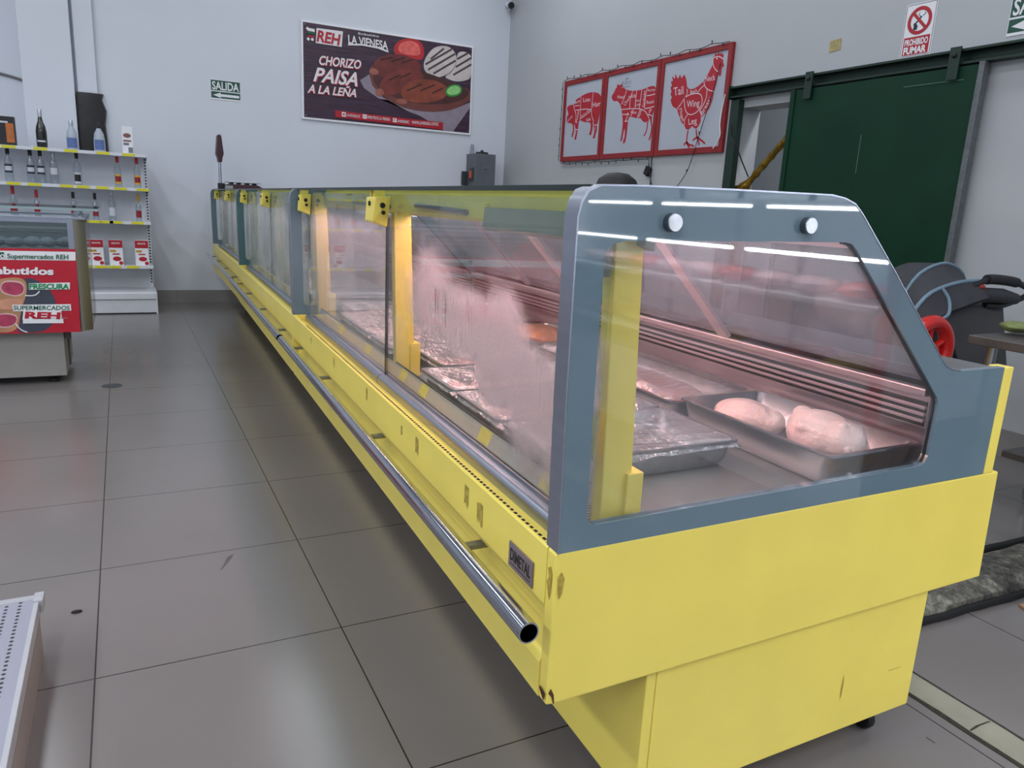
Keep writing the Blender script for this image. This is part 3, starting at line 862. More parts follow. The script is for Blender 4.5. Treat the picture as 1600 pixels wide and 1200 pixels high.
def build_case(x0, y0, sh, L, label, first, last):
    mp = lambda u, v, z: (x0 + u + sh * v, y0 + v, z)
    R = thing('refrigerated_counter', label, 'display counter', (x0, y0, 0.0), 'yellow refrigerated meat counters')

    def B(u0, u1, v0, v1, z0, z1):
        return MB(mp).box(u0, u1, v0, v1, z0, z1)

    def ext(pts, v0, v1):
        m = MB()
        return m.prism(pts, lambda a, b, t: mp(a, t, b), v0, v1)
    # ---- lower body
    fp = obj('front_panel', ext(FRONT, 0.028, L - .004), YEL, R)
    obj('tub', B(.10, 1.10, 0.031, L - .004, .40, .622), YELD, R)
    sp = obj('side_panel', ext([(0.0, .640), (.003, .645), (1.135, .642), (1.138, .639), (1.150, .384), (.012, .377), (0.0, .379)], 0.0, 0.027), YEL, R, bevel=0.003)
    if first:
        r = MB()
        for pts in ([(.004, .602), (.010, .612), (.016, .600), (.013, .575), (.008, .565), (.005, .58)],):
            r.flat(pts, lambda a, b, t: mp(a + .002, t, b), -0.0012)
        r.flat([(.006, .605), (.012, .618), (.020, .612), (.016, .598), (.022, .588), (.012, .56), (.008, .575)], lambda a, b, t: mp(t, a, b), -0.0012)
        obj('worn_patch', r, RESID, sp)
        r = MB()
        r.flat([(.0, .400), (.006, .392), (.010, .3785), (.012, .3785), (.010, .395), (.004, .408)], lambda a, b, t: mp(a + .003, t, b), -0.0012)
        r.flat([(.001, .400), (.02, .405), (.02, .398), (.004, .385)], lambda a, b, t: mp(t, a, b), -0.003)
        obj('rust_mark', r, RUST, sp)
    bs = obj('base', B(.235, .986, .012, L - .03, .088, .40), YEL, R, bevel=0.002)
    obj('base_front', B(.212, .2335, .012, L - .03, .088, .378), YEL, R, bevel=0.002)
    if first:
        r = MB()
        r.flat([(.742, .196), (.745, .230), (.749, .205), (.747, .175), (.744, .165)], lambda a, b, t: mp(a, t, b), 0.0115)
        obj('scuff', r, RESID, bs)
        obj('scratch', MB().flat([(.895, .197), (.935, .196), (.935, .1975), (.895, .1985)], lambda a, b, t: mp(a, t, b), 0.0115), RESID, bs)
    for u in (.30, .92):
        for v in (.075, L - .12):
            ct = MB(mp)
            ct.lathe([(.020, .088), (.020, .078), (.010, .076), (.010, .03)], (u, v, 0), 12)
            ct.lathe([(.026, -.011), (.030, -.006), (.030, .006), (.026, .011)], (u + .006, v, .031), 16, 'x')
            obj('caster', ct, BLACK, R)
    obj('rear_panel', B(1.082, 1.115, 0.0, .036, .642, .880).box(1.082, 1.115, .036, L - .004, .642, .856), YEL, R, bevel=0.002)
    obj('work_surface', B(.885, 1.081, 0.018, L - .004, .862, .878), STEELD, R, bevel=0.002)
    # vent slots along the lip
    if first:
        ho = MB(mp)
        v = .035
        while v < 2.2:
            ho.box(.0055, .0105, v, v + .0085, .6443, .6448)
            v += .0155
        obj('vent_slots', ho, DARK, fp)
        npl = obj('nameplate', B(-.0035, -.0005, .068, .160, .551, .597), M('plate_dark', '#75676a', 0.4, var=0.1), fp, bevel=0.001)
        t = MB()
        text(t, 'DIMETAL', (.152, .566), (.074, .566), (.152, .588), lambda a, b, t_: mp(t_, a, b), -.0041, 0.02)
        t.flat(rect(.074, .152, .559, .5605), lambda a, b, t_: mp(t_, a, b), -.0041)
        obj('lettering', t, M('plate_lettering', '#17161c', 0.5), npl)
        for v, zc, wv, hz in ((.30, .592, .028, .034), (.37, .600, .022, .036), (.69, .603, .022, .034), (.815, .606, .012, .014), (1.165, .612, .016, .026), (1.62, .612, .014, .024), (2.05, .612, .012, .020)):
            pts = []
            for k in range(9):
                pts.append((v + (k / 8 - .5) * wv, zc + hz / 2 + random.uniform(-.003, .003)))
            for k in range(8, -1, -1):
                pts.append((v + (k / 8 - .5) * wv, zc - hz / 2 + random.uniform(-.012, .004)))
            obj('tape_residue', MB().flat(pts, lambda a, b, t_: mp(t_, a, b), -.0006), RESID, fp)
    # ---- handrail
    ru, rz = -.055, .538
    RV0 = -.028 if first else 0.0
    N = 18
    hr = MB(mp)
    vs, fs = [], []
    for r, vv in ((.0175, RV0), (.0175, L - .03), (.0150, L - .03), (.0150, RV0)):
        for k in range(N):
            a = 2 * math.pi * k / N
            vs.append((ru + r * math.cos(a), vv, rz + r * math.sin(a)))
    for i in range(4):
        for k in range(N):
            fs.append((i * N + k, i * N + (k + 1) % N, ((i + 1) % 4) * N + (k + 1) % N, ((i + 1) % 4) * N + k))
    rail = obj('handrail', hr.add(vs, fs), CHROME, R, smooth=True)
    for v in (.30, 1.02, 1.75, 2.33):
        obj('bracket', B(ru + .006, .030, v - .010, v + .010, .520, .530).box(ru - .005, ru + .010, v - .010, v + .010, .518, .534), STEELD, rail, bevel=0.002)
    # ---- well
    obj('deck', B(.165, .945, .022, L - .004, .628, .640), DECKM, R)
    gv = MB(mp)
    gv.box(.114, .163, .022, L - .004, .630, .6408)
    obj('air_grille', gv, STEELD, R)
    sl = MB(mp)
    v = .04
    while v < (1.2 if first else 0):
        sl.box(.118, .156, v, v + .004, .6409, .6414)
        v += .010
    if first:
        obj('grille_slots', sl, DARK, R)
    obj('rear_wall', B(.945, .960, .022, L - .004, .640, .76).box(.884, .960, .022, L - .004, .758, .842), STEELP, R)
    rg = MB(mp)
    for zc in (.772, .786, .800):
        rg.box(.876, .8845, .026, L - .01, zc - .0035, zc + .0035)
    obj('rear_grille', rg, STEELP, R, bevel=0.001)
    rg = MB(mp)
    for zc in (.764, .779, .793, .808):
        rg.box(.8828, .8838, .026, L - .01, zc - .004, zc + .004)
    obj('grille_shadow_gaps', rg, DARK, R)
    obj('rear_sill', B(.862, .905, .022, L - .004, .826, .842), STEELP, R, bevel=0.003)
    # ---- rear sliding doors on the slope u + z = 1.70
    s2 = math.sqrt(.5)
    lo, hi = (.858, .842), (.575, 1.125)

    def slab(f0, f1, v0, v1, th, off=0.0):
        m = MB(mp)
        pa = (lo[0] + (hi[0] - lo[0]) * f0 + off * s2, lo[1] + (hi[1] - lo[1]) * f0 + off * s2)
        pb = (lo[0] + (hi[0] - lo[0]) * f1 + off * s2, lo[1] + (hi[1] - lo[1]) * f1 + off * s2)
        q = [pa, pb, (pb[0] + th * s2, pb[1] + th * s2), (pa[0] + th * s2, pa[1] + th * s2)]
        vs = [(a, v0, b) for a, b in q] + [(a, v1, b) for a, b in q]
        return m.add(vs, [(0, 1, 2, 3), (7, 6, 5, 4), (0, 4, 5, 1), (1, 5, 6, 2), (2, 6, 7, 3), (3, 7, 4, 0)])
    vb = [.03, .63, 1.11, 1.42, 1.87, L - .03]
    for i in range(5):
        off = 0.004 if i % 2 else 0.012
        d = obj('rear_door', slab(.03, .97, vb[i] + .004, vb[i + 1] - .004, .005, off), REARGLASS, R)
        if i:
            obj('door_stile', slab(.0, 1.0, vb[i] - .020, vb[i] + .020, .012, off - .003), DOORF, d)
    obj('rear_door_track', slab(.97, 1.06, .022, L - .006, .03, .0), DOORF, R)
    # ---- canopy and lighting
    cb = obj('canopy_beam', ext([(.152, 1.122), (.158, 1.122), (.160, 1.180), (.40, 1.182), (.40, 1.185), (.15, 1.185)], .018, L - .006), YEL, R)
    obj('canopy_lip', B(.140, .1515, .66, L - .006, 1.128, 1.166), YEL, R, bevel=0.003)
    lc = obj('lamp_cover', ext([(.132, 1.112), (.150, 1.104), (.151, 1.150), (.145, 1.156), (.136, 1.156)], .022, .655), SILV, R)
    lamp = obj('lamp_tube', MB(mp).tube([(.215, .06, 1.150), (.215, L - .06, 1.150)], .013, 12), PINK if first else PALE, R)
    obj('lamp_housing', ext([(.185, 1.181), (.185, 1.168), (.245, 1.168), (.245, 1.181)], .03, L - .03), WHITE, R)
    c = mp(.215, L / 2, 1.132)
    la = area('meat_lamp_light', c, .05, L - .15, MEAT_W if first else 2.2, (1.0, 0.60, 0.64) if first else (1.0, 0.86, 0.86), (0, 0, -math.atan(sh)))
    la.parent = None
    for v0, v1 in (((.76, 1.14), (1.42, 1.90)) if first else ((1.4, 1.9),)):
        st = MB(mp)
        st.tube([(.133, v0, 1.141), (.133, v1, 1.150)], .0075, 10)
        obj('gas_strut', st, M('strut_grey', '#6a6a70', 0.4, 0.5) if 'strut_grey' not in bpy.data.materials else bpy.data.materials['strut_grey'], R)
    tg = obj('top_glass', B(.03, .555, .018, L - .004, 1.186, 1.194), TOPGLASS, R)
    obj('edge_strip', B(.024, .030, .018, L - .004, 1.187, 1.195), DGREEN, tg)
    obj('rear_edge_strip', B(.555, .565, .018, L - .004, 1.183, 1.197), DGREEN, tg)
    # ---- front glass
    h = L / 2
    g1 = FOG if first else HAZE2
    obj('front_glass', B(.078, .085, .036, h - .004, .641, 1.178), g1, R)
    obj('front_glass', B(.078, .085, h + .004, L - .02, .641, 1.178), HAZE if first else HAZE2, R)
    obj('glass_gasket', B(.0775, .0855, h - .0037, h + .0037, .644, 1.11), BLACK, R)
    rail_p = [(.055, .616), (.053, .630), (.055, .638), (.061, .644), (.068, .646), (.075, .646), (.075, .640), (.087, .640), (.087, .646), (.091, .646), (.092, .640), (.100, .640), (.100, .616)]
    obj('bottom_rail', ext(rail_p, .034, h - .003), ALU, R, smooth=True)
    obj('bottom_rail', ext(rail_p, h + .003, L - .01), ALU, R, smooth=True)
    stp = obj('price_strip', ext([(.0935, .648), (.096, .646), (.1125, .682), (.110, .685), (.1075, .684)], .10 if first else .05, L - .10), STRIP, R)
    obj('strip_edge', ext([(.1068, .683), (.1125, .6815), (.1130, .6855), (.1075, .6875)], .10 if first else .05, L - .10), BLACK, stp)
    obj('strip_edge', ext([(.0925, .6455), (.0955, .6445), (.0960, .6475), (.0935, .6490)], .10 if first else .05, L - .10), BLACK, stp)
    for v in ((.215, .52, .945, 1.135, 1.545, 1.95) if first else (.5, 1.3, 2.0)):
        q = MB(mp)
        q.add([(.0940, v - .030, .651), (.0940, v + .030, .651), (.1062, v + .030, .682), (.1062, v - .030, .682), (.0947, v - .030, .6508), (.0947, v + .030, .6508), (.1069, v + .030, .6818), (.1069, v - .030, .6818)],
              [(0, 1, 2, 3), (7, 6, 5, 4), (0, 4, 5, 1), (1, 5, 6, 2), (2, 6, 7, 3), (3, 7, 4, 0)])
        obj('price_tag', q, TAG, stp)
    # ---- posts and clamps
    for v in (.045, h - .02, L - .05):
        m = MB(mp)
        q = [(.108, v, .640), (.168, v, .640), (.168, v + .032, .640), (.108, v + .032, .640), (.094, v, 1.128), (.146, v, 1.128), (.146, v + .032, 1.128), (.094, v + .032, 1.128)]
        m.add(q, [(0, 3, 2, 1), (4, 5, 6, 7), (0, 1, 5, 4), (1, 2, 6, 5), (2, 3, 7, 6), (3, 0, 4, 7)])
        p = obj('post', m, YEL, R, bevel=0.003)
        obj('foot_bracket', B(.150, .182, v - .008, v + .04, .640, .742), YEL, p, bevel=0.002)
    if first:
        stk = obj('glass_sticker', B(.0852, .0862, .045, .125, .772, .845), TAGB, R)
        sl2 = MB(mp)
        for q_, z_ in enumerate((.832, .818, .802, .788)):
            for w_ in range(4 if q_ != 1 else 2):
                v_ = .118 - w_ * .018
                sl2.box(.0863, .0866, v_ - .013, v_, z_ - .007, z_)
        obj('sticker_print', sl2, DARK, stk)
        obj('post_plate', B(.066, .092, .050, .054, 1.062, 1.112), SILV, R)
    for v, k in ((.062, .42), (h, 1.0), (L - .045, .55)):
        a5, a45, a3 = .05 * k, .045 * k, .028 * k
        q = [(.030, v - a5, 1.168), (.030, v + a5, 1.168), (.024, v + a45, 1.100), (.024, v - a45, 1.100), (.076, v - a5, 1.172), (.076, v + a5, 1.172), (.072, v + a3, 1.085), (.072, v - a3, 1.085)]
        cl = obj('hinge_clamp', MB(mp).add(q, [(0, 1, 2, 3), (7, 6, 5, 4), (0, 4, 5, 1), (1, 5, 6, 2), (2, 6, 7, 3), (3, 7, 4, 0)]), YEL, R, bevel=0.004)
        obj('hook', B(.034, .066, v - .024 * k, v - .014 * k, 1.168, 1.192).box(.034, .066, v + .014 * k, v + .024 * k, 1.168, 1.192).box(.034, .066, v - .024 * k, v + .024 * k, 1.186, 1.193), YEL, cl, bevel=0.001)
        sc = MB(mp)
        sc.lathe([(.008, 0), (.008, -.004), (.005, -.006)], (.052, v - a45, 1.146), 12, 'y')
        sc.lathe([(.006, 0), (.006, -.004)], (.055, v - a45, 1.126), 10, 'y')
        sc.lathe([(.007, 0), (.007, -.004)], (.028, v, 1.150), 10, 'x')
        obj('screw', sc, BLACK, cl)
    if first:
        q = MB(mp)
        q.prism([(.100, .640), (.128, .640), (.145, .66), (.138, .668), (.125, .664)], lambda a, b, t: (a, t, b), .036, .042)
        obj('corner_clip', q, GREY, R)
    # ---- end panel(s)
    end_panel(R, mp, 0.0, GREY if (first or last is False) and first else (TEAL if last else GREY), knobs=first)
    if last:
        end_panel(R, mp, L - .002, GREY, knobs=False)
    CASES.append((R, mp))
    return R, mp


STEELP = M('rear_wall_steel', '#b0a4a8', 0.36, 0.75, var=0.08, scale=30, stretch=(1, 0.05, 1))
DOORF = M('door_frame_plastic', '#b3a9af', 0.4, 0.0, var=0.04)
DGREEN = M('dark_edge', '#10201d', 0.3, var=0.05)
MEAT_W = 8.0
build_case(.688, -1.555, .0367, 2.50, 'nearest yellow meat counter with the big glazed end panel and uncovered chicken tray', True, False)
build_case(.780, 0.95, .0367, 2.50, 'middle yellow meat counter in the row of three', False, False)
build_case(.880, 3.47, .028, 2.50, 'farthest yellow meat counter, against the back wall', False, True)

# ------------------------------------------------------------------ trays and meat
CHICK = meat_mat('raw_chicken_skin', '#efcdc4', '#f6e0d8', 16, 0.28)
CHICKB = meat_mat('raw_chicken_flesh', '#dfa9a2', '#f0cdc2', 24, 0.25)
BEEF = meat_mat('pink_meat_slab', '#c98a86', '#e3b8ae', 9, 0.3)
REDM = meat_mat('red_meat', '#7c1e22', '#b4504e', 20, 0.3)
ORM = meat_mat('orange_marinated_meat', '#9a5a3a', '#b87c56', 20, 0.3)


def tray_mesh(mp, u0, u1, v0, v1, zt, zb):
    m = MB(mp)
    r = .03

    def loop(ins, z, rr):
        pts = []
        for cx, cy, a0 in ((u1 - ins - rr, v1 - ins - rr, 0), (u0 + ins + rr, v1 - ins - rr, 90), (u0 + ins + rr, v0 + ins + rr, 180), (u1 - ins - rr, v0 + ins + rr, 270)):
            for s in range(5):
                a = math.radians(a0 + s * 22.5)
                pts.append((cx + rr * math.cos(a), cy + rr * math.sin(a), z))
        return pts
    loops = [loop(.0, zt - .005, .018), loop(.0, zt, .018), loop(.010, zt, .022), loop(.018, zb + .010, .03), loop(.026, zb + .002, .03),
             loop(.028, zb, .03), loop(.020, zb + .001, .03), loop(.014, zb + .012, .03), loop(.008, zt - .005, .022)]
    n = len(loops[0])
    vs = [p for l in loops for p in l]
    fs = []
    K = len(loops)
    for i in range(K):
        j = (i + 1) % K
        if i == 4:
            continue
        for k in range(n):
            fs.append((i * n + k, i * n + (k + 1) % n, j * n + (k + 1) % n, j * n + k))
    fs.append(tuple(4 * n + k for k in range(n)))
    fs.append(tuple(5 * n + k for k in range(n - 1, -1, -1)))
    return m.add(vs, fs)


def film_mesh(mp, u0, u1, v0, v1, z, seed, amp=.006, peak=None):
    m = MB(mp)
    nu, nv = 34, 30
    vs = []
    for i in range(nu + 1):
        for j in range(nv + 1):
            a, b = i / nu, j / nv
            u = u0 - .003 + (u1 - u0 + .006) * a
            v = v0 - .003 + (v1 - v0 + .006) * b
            e = min(a, 1 - a, b, 1 - b)
            d = .004 - (.020 + .006 * noise.noise((a * 9, b * 9, seed))) * max(0, 1 - e / .045)
            sag = -.012 * min(1, e / .25)
            c = amp * (noise.noise((a * 4 + seed, b * 12, seed * 1.7)) + .9 * abs(noise.noise((a * 7 + seed, b * 26, seed)))) * min(1, .3 + e * 5)
            if peak:
                dd = math.hypot((a - peak[0]) * 1.3, b - peak[1])
                c += .030 * max(0, 1 - dd / .16) * (.6 + .8 * noise.noise((a * 40, b * 40, seed)))
            vs.append((u, v, z + d + sag + c))
    fs = []
    for i in range(nu):
        for j in range(nv):
            fs.append((i * (nv + 1) + j, (i + 1) * (nv + 1) + j, (i + 1) * (nv + 1) + j + 1, i * (nv + 1) + j + 1))
    return m.add(vs, fs)


ORD = ['first', 'second', 'third', 'fourth', 'fifth', 'sixth', 'seventh', 'eighth', 'ninth']


def lump(mb, c, r, seed, amp=.15, n=20, m=13):
    st = len(mb.v)
    mb.ball(c, r, n, m)
    for i in range(st, len(mb.v)):
        p = Vector(mb.v[i])
        d = p - Vector(c)
        f = 1 + amp * noise.noise((d.x * 18 + seed, d.y * 18, d.z * 18 + seed * 2))
        mb.v[i] = tuple(Vector(c) + d * f)
    return mb


CASE_WORD = ['nearest', 'middle', 'farthest']
for ci, (R, mp) in enumerate(CASES):
    n = 8
    for i in range(n):
        v0 = .225 + .283 * i
        v1 = v0 + .272
        ua = .198 if i in (3, 7) else .127
        c = mp(.34, (v0 + v1) / 2, .640)
        if ci == 0 and i == 0:
            lb = 'film-wrapped empty steel tray nearest the big end panel'
        else:
            lb = 'film-wrapped steel tray, %s from the near end of the %s counter' % (ORD[i], CASE_WORD[ci])
        T = thing('steel_tray', lb, 'tray', c, 'film-wrapped trays in the front row')
        obj('pan', tray_mesh(mp, ua, .575, v0, v1, .702, .642), STEEL, T, smooth=True)
        obj('plastic_film', film_mesh(mp, ua, .575, v0, v1, .704, i * 3.1 + ci, .009, (.78, .93) if (ci == 0 and i == 0) else None), FILM, T, smooth=True)
        if ci == 0 and i in (1, 2, 3, 5):
            nm = {1: 'chicken pieces under film in the second tray', 2: 'pale chicken pieces under film in the third tray', 3: 'pink meat cuts under film in the fourth tray', 5: 'meat cuts under film in the sixth tray'}[i]
            for q in range(5):
                u, v = ua + .067 + (.080 if i != 3 else .062) * q, (v0 + v1) / 2 + random.uniform(-.015, .015)
                p = mp(u, v, .668)
                mb = MB()
                lump(mb, p, ((.033 if i != 3 else .025), .064, .019), q * 2.3 + i, .2)
                mb.rot(random.uniform(-.12, .12), p)
                side = ['leftmost', 'second from left', 'middle', 'second from right', 'rightmost'][q]
                tag(obj('meat_piece', mb, CHICKB if i < 3 else BEEF, smooth=True), '%s of the %s' % (side, nm), 'meat', nm)
# uncovered tray with the two chickens
R, mp = CASES[0]
T = thing('steel_tray', 'open steel tray holding two raw chickens behind the end panel', 'tray', mp(.785, .29, .640))
obj('pan', tray_mesh(mp, .645, .928, .052, .535, .712, .642), STEEL, T, smooth=True)


def remesh(o, vox):
    r = o.modifiers.new('merge', 'REMESH')
    r.mode = 'VOXEL'
    r.voxel_size = vox
    r.use_smooth_shade = True
    s = o.modifiers.new('smooth', 'SMOOTH')
    s.factor = .5
    s.iterations = 2
    return o


p = mp(.758, .408, .691)
mb = MB()
lump(mb, p, (.060, .082, .040), 3.3, .10)
lump(mb, (p[0] + .01, p[1] - .055, p[2] - .006), (.045, .04, .030), 5.1, .15)
mb.rot(.25, p)
tag(remesh(obj('raw_chicken', mb, CHICK), .004), 'plump whole chicken breast at the far end of the open tray', 'meat')
p = mp(.787, .208, .703)


def wing_bone(mb, a, b, r0, r1, fl=.75):
    """tapered limb from a to b as a chain of blended balls"""
    for k in range(7):
        f = k / 6
        c = [a[i] + (b[i] - a[i]) * f for i in range(3)]
        r = r0 + (r1 - r0) * f
        mb.ball(c, (r, r, r * fl), 12, 8)


mb = MB()
lump(mb, p, (.066, .078, .050), 8.3, .12)
lump(mb, (p[0] + .008, p[1] - .055, p[2] + .000), (.052, .05, .044), 2.1, .2)
wing_bone(mb, (p[0] - .005, p[1] + .045, p[2] + .034), (p[0] - .052, p[1] - .005, p[2] + .020), .022, .018)
wing_bone(mb, (p[0] - .052, p[1] - .005, p[2] + .020), (p[0] - .030, p[1] - .075, p[2] + .012), .018, .011)
for q in range(5):
    wing_bone(mb, (p[0] - .012 + .014 * q, p[1] - .070, p[2] + .034 - .003 * q), (p[0] - .024 + .017 * q, p[1] - .108 - .004 * (q % 2), p[2] - .030), .010, .005, 1.0)
tag(remesh(obj('raw_chicken', mb, CHICK), .0032), 'raw chicken with a folded wing and ragged neck skin, near end of the open tray', 'meat')
# wrapped slab behind
T = thing('steel_tray', 'film-wrapped tray with a long pink meat slab behind the chicken tray', 'tray', mp(.785, .95, .640))
obj('pan', tray_mesh(mp, .645, .928, .56, 1.32, .690, .642), STEEL, T, smooth=True)
obj('plastic_film', film_mesh(mp, .645, .928, .56, 1.32, .712, 11.3, .010), FILM, T, smooth=True)
p = mp(.785, .93, .667)
tag(obj('meat_slab', lump(MB(), p, (.100, .32, .019), 4.4, .14, 26, 15), BEEF, smooth=True), 'long pink meat slab under film in the rear row', 'meat')
for k, (v0, v1, mt, lb, ml) in enumerate(((1.36, 1.78, ORM, 'film-free rear tray of marinated meat in the nearest counter', 'orange marinated meat cut in the rear row'),
                                          (1.84, 2.40, REDM, 'rearmost tray of dark meat in the nearest counter', 'dark red meat cut at the far end of the rear row'))):
    T = thing('steel_tray', lb, 'tray', mp(.785, (v0 + v1) / 2, .640))
    obj('pan', tray_mesh(mp, .645, .928, v0, v1, .700, .642), STEEL, T, smooth=True)
    p = mp(.785, (v0 + v1) / 2, .690)
    tag(obj('meat_cut', lump(MB(), p, (.09, (v1 - v0) * .38, .034), k * 3 + 1.2, .2, 24, 13), mt, smooth=True), ml, 'meat')
# machine under a black cover behind the counter
p = (2.52, 1.02, 0.0)
mb = MB()
mb.lathe([(.27, 0), (.255, .25), (.225, .7), (.165, 1.10), (.145, 1.20), (.132, 1.27), (.105, 1.335), (.06, 1.365), (.005, 1.372)], p, 22, 'z', 1.0, 0.8)
for i in range(len(mb.v)):
    q = Vector(mb.v[i])
    k = 1 + .12 * noise.noise((q.x * 9, q.y * 9, q.z * 7)) * (1 if q.z > .02 else 0)
    mb.v[i] = (p[0] + (q.x - p[0]) * k, p[1] + (q.y - p[1]) * k, q.z)
tag(obj('covered_machine', mb, M('black_cover', '#0e0d12', 0.55, var=0.2, bump=0.4, bscale=50), smooth=True), 'black plastic cover with a rounded top behind the counter below the animal pictures', 'machine')
# scale with pole display on the far counter
R3, mp3 = CASES[2]
p = mp3(.12, 2.30, 1.1945)
S = thing('pole_scale', 'dark red shop scale with a tall display pole on the farthest counter', 'scale', p)
MAR = M('maroon_plastic', '#3a1620', 0.35, var=0.1)
m = MB()
m.prism([(-.02, 0), (.36, 0), (.345, .03), (.30, .055), (.03, .055), (-.01, .04)], lambda a, b, t: (p[0] + a, p[1] + t, p[2] + b), -.14, .12)
obj('body', m, MAR, S, bevel=0.006)
obj('keypad', MB().box(p[0] - .012, p[0] + .06, p[1] - .143, p[1] - .138, p[2] + .008, p[2] + .04), M('grey_keypad', '#8b8e92', 0.5), S)
obj('platter', MB().box(p[0] + .01, p[0] + .33, p[1] - .15, p[1] + .13, p[2] + .070, p[2] + .078), STEEL, S, bevel=0.003)
sup = MB()
for a in (.06, .13, .21, .28):
    sup.box(p[0] + a - .012, p[0] + a + .012, p[1] - .10, p[1] + .08, p[2] + .055, p[2] + .071)
obj('platter_support', sup, BLACK, S)
obj('pole', MB().tube([(p[0] - .04, p[1], p[2] + .02), (p[0] - .04, p[1], p[2] + .26)], .014, 12), CHROME, S, smooth=True)
obj('pole_foot', MB().box(p[0] - .065, p[0] + .0, p[1] - .03, p[1] + .03, p[2], p[2] + .06), BLACK, S, bevel=0.005)
m = MB()
m.prism([(-.018, .26), (.018, .26), (.022, .30), (.036, .34), (.032, .38), (.020, .50), (.014, .52), (-.014, .52), (-.020, .50), (-.032, .38), (-.036, .34), (-.022, .30)], lambda a, b, t: (p[0] - .04 + a, p[1] + t, p[2] + b), -.06, .06)
obj('display_head', m, MAR, S, bevel=0.008)

# ------------------------------------------------------------------ signs on the walls
back = lambda d: (lambda a, b, t: (a, YW - d - t, b))
right = lambda d: (lambda a, b, t: (XW - d - t, a, b))
PB = back(0.0)


def clampw(pts, a0, a1, b0, b1):
    return [(min(max(a, a0), a1), min(max(b, b0), b1)) for a, b in pts]


W1 = M('warm_white_print', '#e4dfe2', 0.5, var=0.05)
RED1 = M('banner_red', '#b0182a', 0.4, var=0.05)
BROWN = M('bowl_brown', '#6e3a34', 0.5, var=0.15, scale=8)
BROWND = M('bowl_inside_brown', '#4a2422', 0.5, var=0.2, scale=8)
SAUS = [M('sausage_print_a', '#6a2a26', 0.4, var=0.3, scale=9), M('sausage_print_b', '#74302a', 0.4, var=0.3, scale=9), M('sausage_print_c', '#85402e', 0.4, var=0.3, scale=9)]
CHAR = M('char_mark', '#3a1614', 0.6, var=0.2)
NAPK = M('napkin_print', '#8f8390', 0.6, var=0.1)
TOMR = M('tomato_red_print', '#b8262c', 0.4, var=0.15, scale=12)
TOMI = M('tomato_flesh_print', '#d9605a', 0.4, var=0.25, scale=20)
AREP = M('arepa_print', '#c9bfbc', 0.6, var=0.12, scale=10)
LIME1 = M('lime_rind_print', '#2f8a3a', 0.5, var=0.1)
LIME2 = M('lime_flesh_print', '#8fce7c', 0.5, var=0.12, scale=18)
INK = M('dark_ink', '#1c2436', 0.5, var=0.1)

bn = thing('wall_banner', 'large sausage advertising banner in a white frame on the back wall', 'banner', (2.93, YW, 1.985))
bx0, bx1, bz0, bz1 = 1.935, 3.935, 1.985, 2.985
obj('backing', MB().prism(rect(bx0, bx1, bz0, bz1), PB, 0.0, 0.022), WHITEP, bn, bevel=0.004)
fx0, fx1, fz0, fz1 = bx0 + .022, bx1 - .022, bz0 + .022, bz1 - .022
obj('printed_field', MB().prism(rect(fx0, fx1, fz0, fz1), PB, 0.022, 0.0228), DKPLUM, bn)
cl = lambda p: clampw(p, fx0 + .002, fx1 - .002, fz0 + .002, fz1 - .002)
LY = [0.0228]


def ply(name, pts, mat, k=2, par=bn):
    LY[0] += 0.0004
    return obj(name, MB().flat(cl(smoothpoly(pts, k) if k else pts), PB, LY[0]), mat, par)


def strokes(name, lines, wd, mat, par=bn):
    LY[0] += 0.0004
    m = MB()
    for l in lines:
        m.ribbon(cl(l), wd, PB, LY[0])
    return obj(name, m, mat, par)


ply('napkin', BAN['napkin'], NAPK, 0)
ply('tomato_slice', BAN['tomato'], TOMR)
ply('tomato_flesh', BAN['tomin'], TOMI)
ply('corn_patty', BAN['arepa'][1], AREP)
ply('corn_patty', BAN['arepa'][0], AREP)
strokes('grill_marks', BAN['arlines'], .022, M('grill_mark_grey', '#4a3f42', 0.6))
ply('bowl', BAN['bowl'], BROWN, 2)
ply('bowl_inside', BAN['bowlin'], BROWND, 2)
for i in range(3):
    ply('sausage', BAN['saus'][i], SAUS[i], 2)
for a, b, r1, r2 in ((2.73, 2.56, .055, .035), (2.80, 2.35, .05, .04), (3.06, 2.28, .07, .03)):
    ply('sausage_sheen', circ(a, b, r1, 14, r2), M('sausage_sheen', '#9a5a4e', 0.4, var=0.2, scale=14), 1)
strokes('sausage_grill_marks', BAN['grill'], .014, CHAR)
ply('lime_slice', BAN['lime'], LIME1)
ply('lime_flesh', BAN['limein'], LIME2)
ply('red_strip', BAN['strip'], RED1, 0)
q_ = BAN['reh']
lg = ply('logo_plate', [q_[0], (q_[1][0] + .10, q_[1][1]), (q_[2][0] + .09, q_[2][1]), q_[3]], W1, 0)
ply('icons_plate', BAN['icons'][0], W1, 0)
ply('icons_plate', BAN['icons'][1], W1, 0)
ply('icons_plate', BAN['icons'][2], W1, 0)
strokes('logo_cart', BAN['cart'][:1], .030, W1)
strokes('logo_cart', BAN['cart'][1:2], .022, GRNP)
strokes('logo_cart', BAN['cart'][2:], .018, RED1)
LY[0] += .0004
m = MB()
for a, b in BAN['wheels']:
    m.flat(circ(a, b, .016, 12), PB, LY[0])
obj('logo_cart_wheels', m, W1, bn)
strokes('logo_swoosh', [BAN['swoosh']], .018, W1)
LY[0] += .0006
m = MB()
for i in (0, 1, 2):
    text(m, *BAN_TEXT[i][:1], *[(q[0] + .008, q[1] - .006) for q in BAN_TEXT[i][1:]], PB, LY[0], .035)
obj('lettering_edge', m, RED1, bn)
LY[0] += .0006
m = MB()
for i in (0, 1, 2, 4, 5, 6, 7, 8, 9):
    text(m, *BAN_TEXT[i], PB, LY[0], .025 if i < 5 else .008)
obj('lettering', m, W1, bn)
m = MB()
text(m, *BAN_TEXT[3], PB, LY[0], .03)
obj('logo_lettering', m, RED1, bn)
